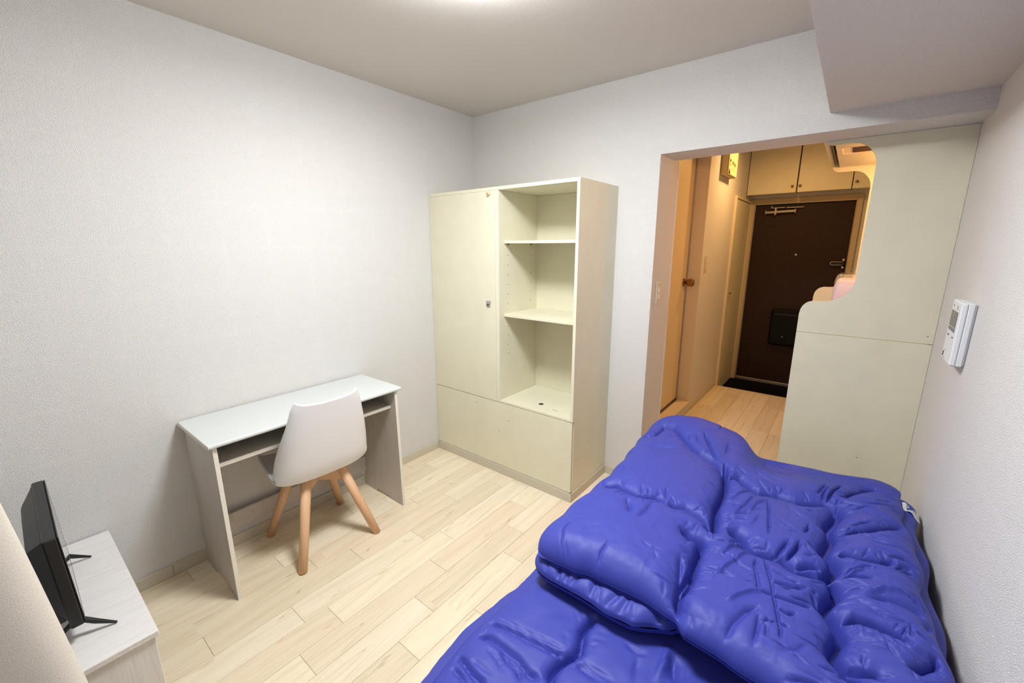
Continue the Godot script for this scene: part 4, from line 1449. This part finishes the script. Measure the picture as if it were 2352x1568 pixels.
func build_tv() -> void:
	var t := thing("television", Vector3(0.41, 0.345, 2.41), "small black flat television on two splayed feet", "television")
	var o := t.position
	# the set leans back a little: everything but the feet is built upright and turned
	var body := bx(t, "housing", Vector3(0.172, 0.402, 2.400) - o, Vector3(0.645, 0.700, 2.430) - o, M.black_plastic, 0.004)
	body.rotation = Vector3(0.035, -0.02, 0)
	var b := body.position + o
	put(body, "bezel", boxes([[Vector3(0.174, 0.692, 2.3970) - b, Vector3(0.643, 0.699, 2.3998) - b], [Vector3(0.174, 0.404, 2.3970) - b, Vector3(0.643, 0.422, 2.3998) - b], [Vector3(0.174, 0.422, 2.3970) - b, Vector3(0.188, 0.692, 2.3998) - b], [Vector3(0.636, 0.422, 2.3970) - b, Vector3(0.643, 0.692, 2.3998) - b]], 0.001), M.black_plastic)
	put(body, "screen", boxes([[Vector3(0.188, 0.422, 2.3972) - b, Vector3(0.636, 0.692, 2.3998) - b]]), M.tv_screen)
	# grey back shell with a thicker middle, a vent and a socket hump
	var rings := [[0.22, 0.135, 2.4305], [0.21, 0.125, 2.437], [0.17, 0.095, 2.462], [0.16, 0.085, 2.466]]
	var st := SurfaceTool.new()
	st.begin(Mesh.PRIMITIVE_TRIANGLES)
	for k in rings.size():
		var g: Array = rings[k]
		var c := Vector3(0.408, 0.56, g[2]) - b
		var cur := [c + Vector3(-g[0], -g[1], 0), c + Vector3(g[0], -g[1], 0), c + Vector3(g[0], g[1], 0), c + Vector3(-g[0], g[1], 0)]
		if k > 0:
			var h: Array = rings[k - 1]
			var e := Vector3(0.408, 0.56, h[2]) - b
			var old := [e + Vector3(-h[0], -h[1], 0), e + Vector3(h[0], -h[1], 0), e + Vector3(h[0], h[1], 0), e + Vector3(-h[0], h[1], 0)]
			for s in 4:
				var j := (s + 1) % 4
				quad(st, old[s], old[j], cur[j], cur[s], (cur[s] + cur[j]) / 2.0 - c + Vector3(0, 0, 0.02))
		if k == rings.size() - 1:
			quad(st, cur[0], cur[1], cur[2], cur[3], Vector3.BACK)
	var back := put(body, "back_cover", st.commit(), M.grey_plastic)
	put(back, "vent", boxes([[Vector3(0.30, 0.60, 2.4655) - b, Vector3(0.52, 0.64, 2.4672) - b]]), M.vent_black)
	put(back, "socket_box", boxes([[Vector3(0.42, 0.405, 2.4305) - b, Vector3(0.60, 0.45, 2.458) - b]], 0.006), M.black_plastic)
	# feet: a front and a rear strut each
	for f in [[0.612, 0.633, 0.59], [0.190, 0.173, 0.196]]:
		var foot := put(t, "foot", rod([Vector3(f[0], 0.409, 2.412) - o, Vector3(lerpf(f[0], f[1], 0.5), 0.380, 2.378) - o, Vector3(f[1], 0.3485, 2.336) - o], [0.0085, 0.0075, 0.0035], 8), M.black_plastic)
		put(foot, "rear_strut", rod([Vector3(f[0], 0.409, 2.414) - o, Vector3(f[2], 0.3495, 2.475) - o], [0.0085, 0.0045], 8), M.black_plastic)
	# leads at the back
	var c0 := [Vector3(0.30, 0.44, 2.47), Vector3(0.29, 0.40, 2.50), Vector3(0.27, 0.36, 2.53), Vector3(0.26, 0.349, 2.57)]
	var cable := thing("cable", c0[3], "black lead hanging from the back of the television", "cable")
	put(cable, "lead", rod(c0.map(func(v: Vector3) -> Vector3: return v - c0[3]), [0.003, 0.003, 0.003, 0.003], 6), M.black_plastic)
	c0 = [Vector3(0.36, 0.43, 2.47), Vector3(0.355, 0.40, 2.492), Vector3(0.35, 0.365, 2.52), Vector3(0.345, 0.350, 2.56)]
	cable = thing("cable", c0[3], "white lead hanging from the back of the television", "cable")
	put(cable, "lead", rod(c0.map(func(v: Vector3) -> Vector3: return v - c0[3]), [0.0035, 0.0035, 0.0035, 0.0035], 6), M.white_abs)


func build_curtain() -> void:
	var t := thing("curtain", Vector3(1.1, 0.03, 2.52), "cream curtain gathered beside the television", "curtain")
	var nu := 141
	var nv := 60
	var p := PackedVector3Array()
	for j in nv:
		var y := lerpf(2.12, 0.05, float(j) / (nv - 1))
		var c := 2.5084 - 0.1087 * (1.4903 - minf(y, 1.45)) + 0.01 * maxf(y - 1.45, 0.0)      # the front of the first fold leans out towards the hem
		var plan := [[1.345, 2.64], [1.352, 2.56], [1.335, c + 0.025], [1.30, c], [1.262, c + 0.03], [1.235, 2.575], [1.195, 2.585], [1.165, c + 0.055], [1.125, c + 0.03], [1.085, c + 0.06], [1.06, 2.585], [1.02, 2.585], [0.995, c + 0.075], [0.955, c + 0.05], [0.915, c + 0.075], [0.89, 2.59], [0.85, 2.60]]
		for i in nu:
			var q := catmull(plan, float(i) / (nu - 1) * (plan.size() - 1))
			p.append(Vector3(q[0] + 0.004 * sin(y * 3.0 + i * 0.1), y, q[1] + 0.004 * sin(y * 5.0 + i * 0.2)) - t.position)
	put(t, "cloth", thick_sheet(p, nu, nv, 0.0025), M.curtain_cloth)
	put(t, "heading", boxes([[Vector3(0.84, 2.115, 2.53) - t.position, Vector3(1.35, 2.16, 2.56) - t.position]], 0.004), M.curtain_cloth)
	var r := thing("curtain_rail", Vector3(1.3, 2.18, 2.55), "white curtain rail above the window", "rail")
	bx(r, "track", Vector3(-1.1, -0.015, -0.012), Vector3(1.0, 0.012, 0.012), M.white_abs, 0.003)
	for x in [-1.0, 0.0, 0.9]:
		bx(r, "bracket", Vector3(x, -0.01, 0.0125), Vector3(x + 0.03, 0.01, 0.1295), M.white_abs)


func build_small() -> void:
	# door phone on the right wall
	var t := thing("intercom", Vector3(2.62, 1.097, 0.3625), "white wall intercom with a small grey screen beside the kitchen panel", "intercom")
	put(t, "back_plate", boxes([[Vector3(-0.0068, 0.004, -0.072), Vector3(-0.0005, 0.207, 0.070)]], 0.001), M.white_abs)
	bx(t, "body", Vector3(-0.0215, 0, -0.0775), Vector3(-0.007, 0.211, 0.0775), M.white_abs, 0.002)
	var f := bx(t, "front_cover", Vector3(-0.038, 0, -0.0775), Vector3(-0.0222, 0.211, 0.0775), M.white_abs, 0.004)
	bx(f, "screen", Vector3(-0.0089, 0.0025, -0.06), Vector3(-0.0079, 0.0705, 0.048), M.lcd, 0.0)
	for m in [[0.084, 0.09, -0.05, -0.044], [0.084, 0.09, 0.02, 0.026], [0.078, 0.081, 0.02, 0.03], [-0.018, -0.013, -0.05, -0.03], [-0.018, -0.013, 0.03, 0.045]]:
		bx(f, "printed_mark", Vector3(-0.0083, m[0], m[2]), Vector3(-0.0078, m[1], m[3]), M.print_dark, 0.0)
	put(f, "talk_button", boxes([[Vector3(-0.0086, -0.095, -0.062), Vector3(-0.0078, -0.078, -0.05)]], 0.0003), M.print_dark)
	for y in [-0.072, -0.098]:
		bx(f, "button", Vector3(-0.0084, y, -0.035), Vector3(-0.0078, y + 0.004, -0.029), M.lcd, 0.0002)
	bx(f, "screen_bar", Vector3(-0.0093, 0.016, -0.06), Vector3(-0.009, 0.0175, 0.048), M.white_abs, 0.0)
	bx(f, "screen_bar", Vector3(-0.0093, 0.0045, -0.045), Vector3(-0.009, 0.0105, 0.040), M.label_grey, 0.0)
	# light switches
	switch_plate(Vector3(1.3905, 1.152, -0.107), "double light switch on the side of the hall opening")
	switch_plate(Vector3(1.2755, 1.278, -1.58), "light switch on the hall wall near the washroom door")


func switch_plate(at: Vector3, label: String) -> void:
	var t := thing("light_switch", at, label, "switch")
	bx(t, "plate", Vector3(0, 0, -0.036), Vector3(0.007, 0.13, 0.036), M.switch_plate, 0.003)
	for y in [0.045, 0.085]:
		bx(t, "rocker", Vector3(0.0072, y - 0.013, -0.011), Vector3(0.0105, y + 0.013, 0.011), M.switch_rocker, 0.002)
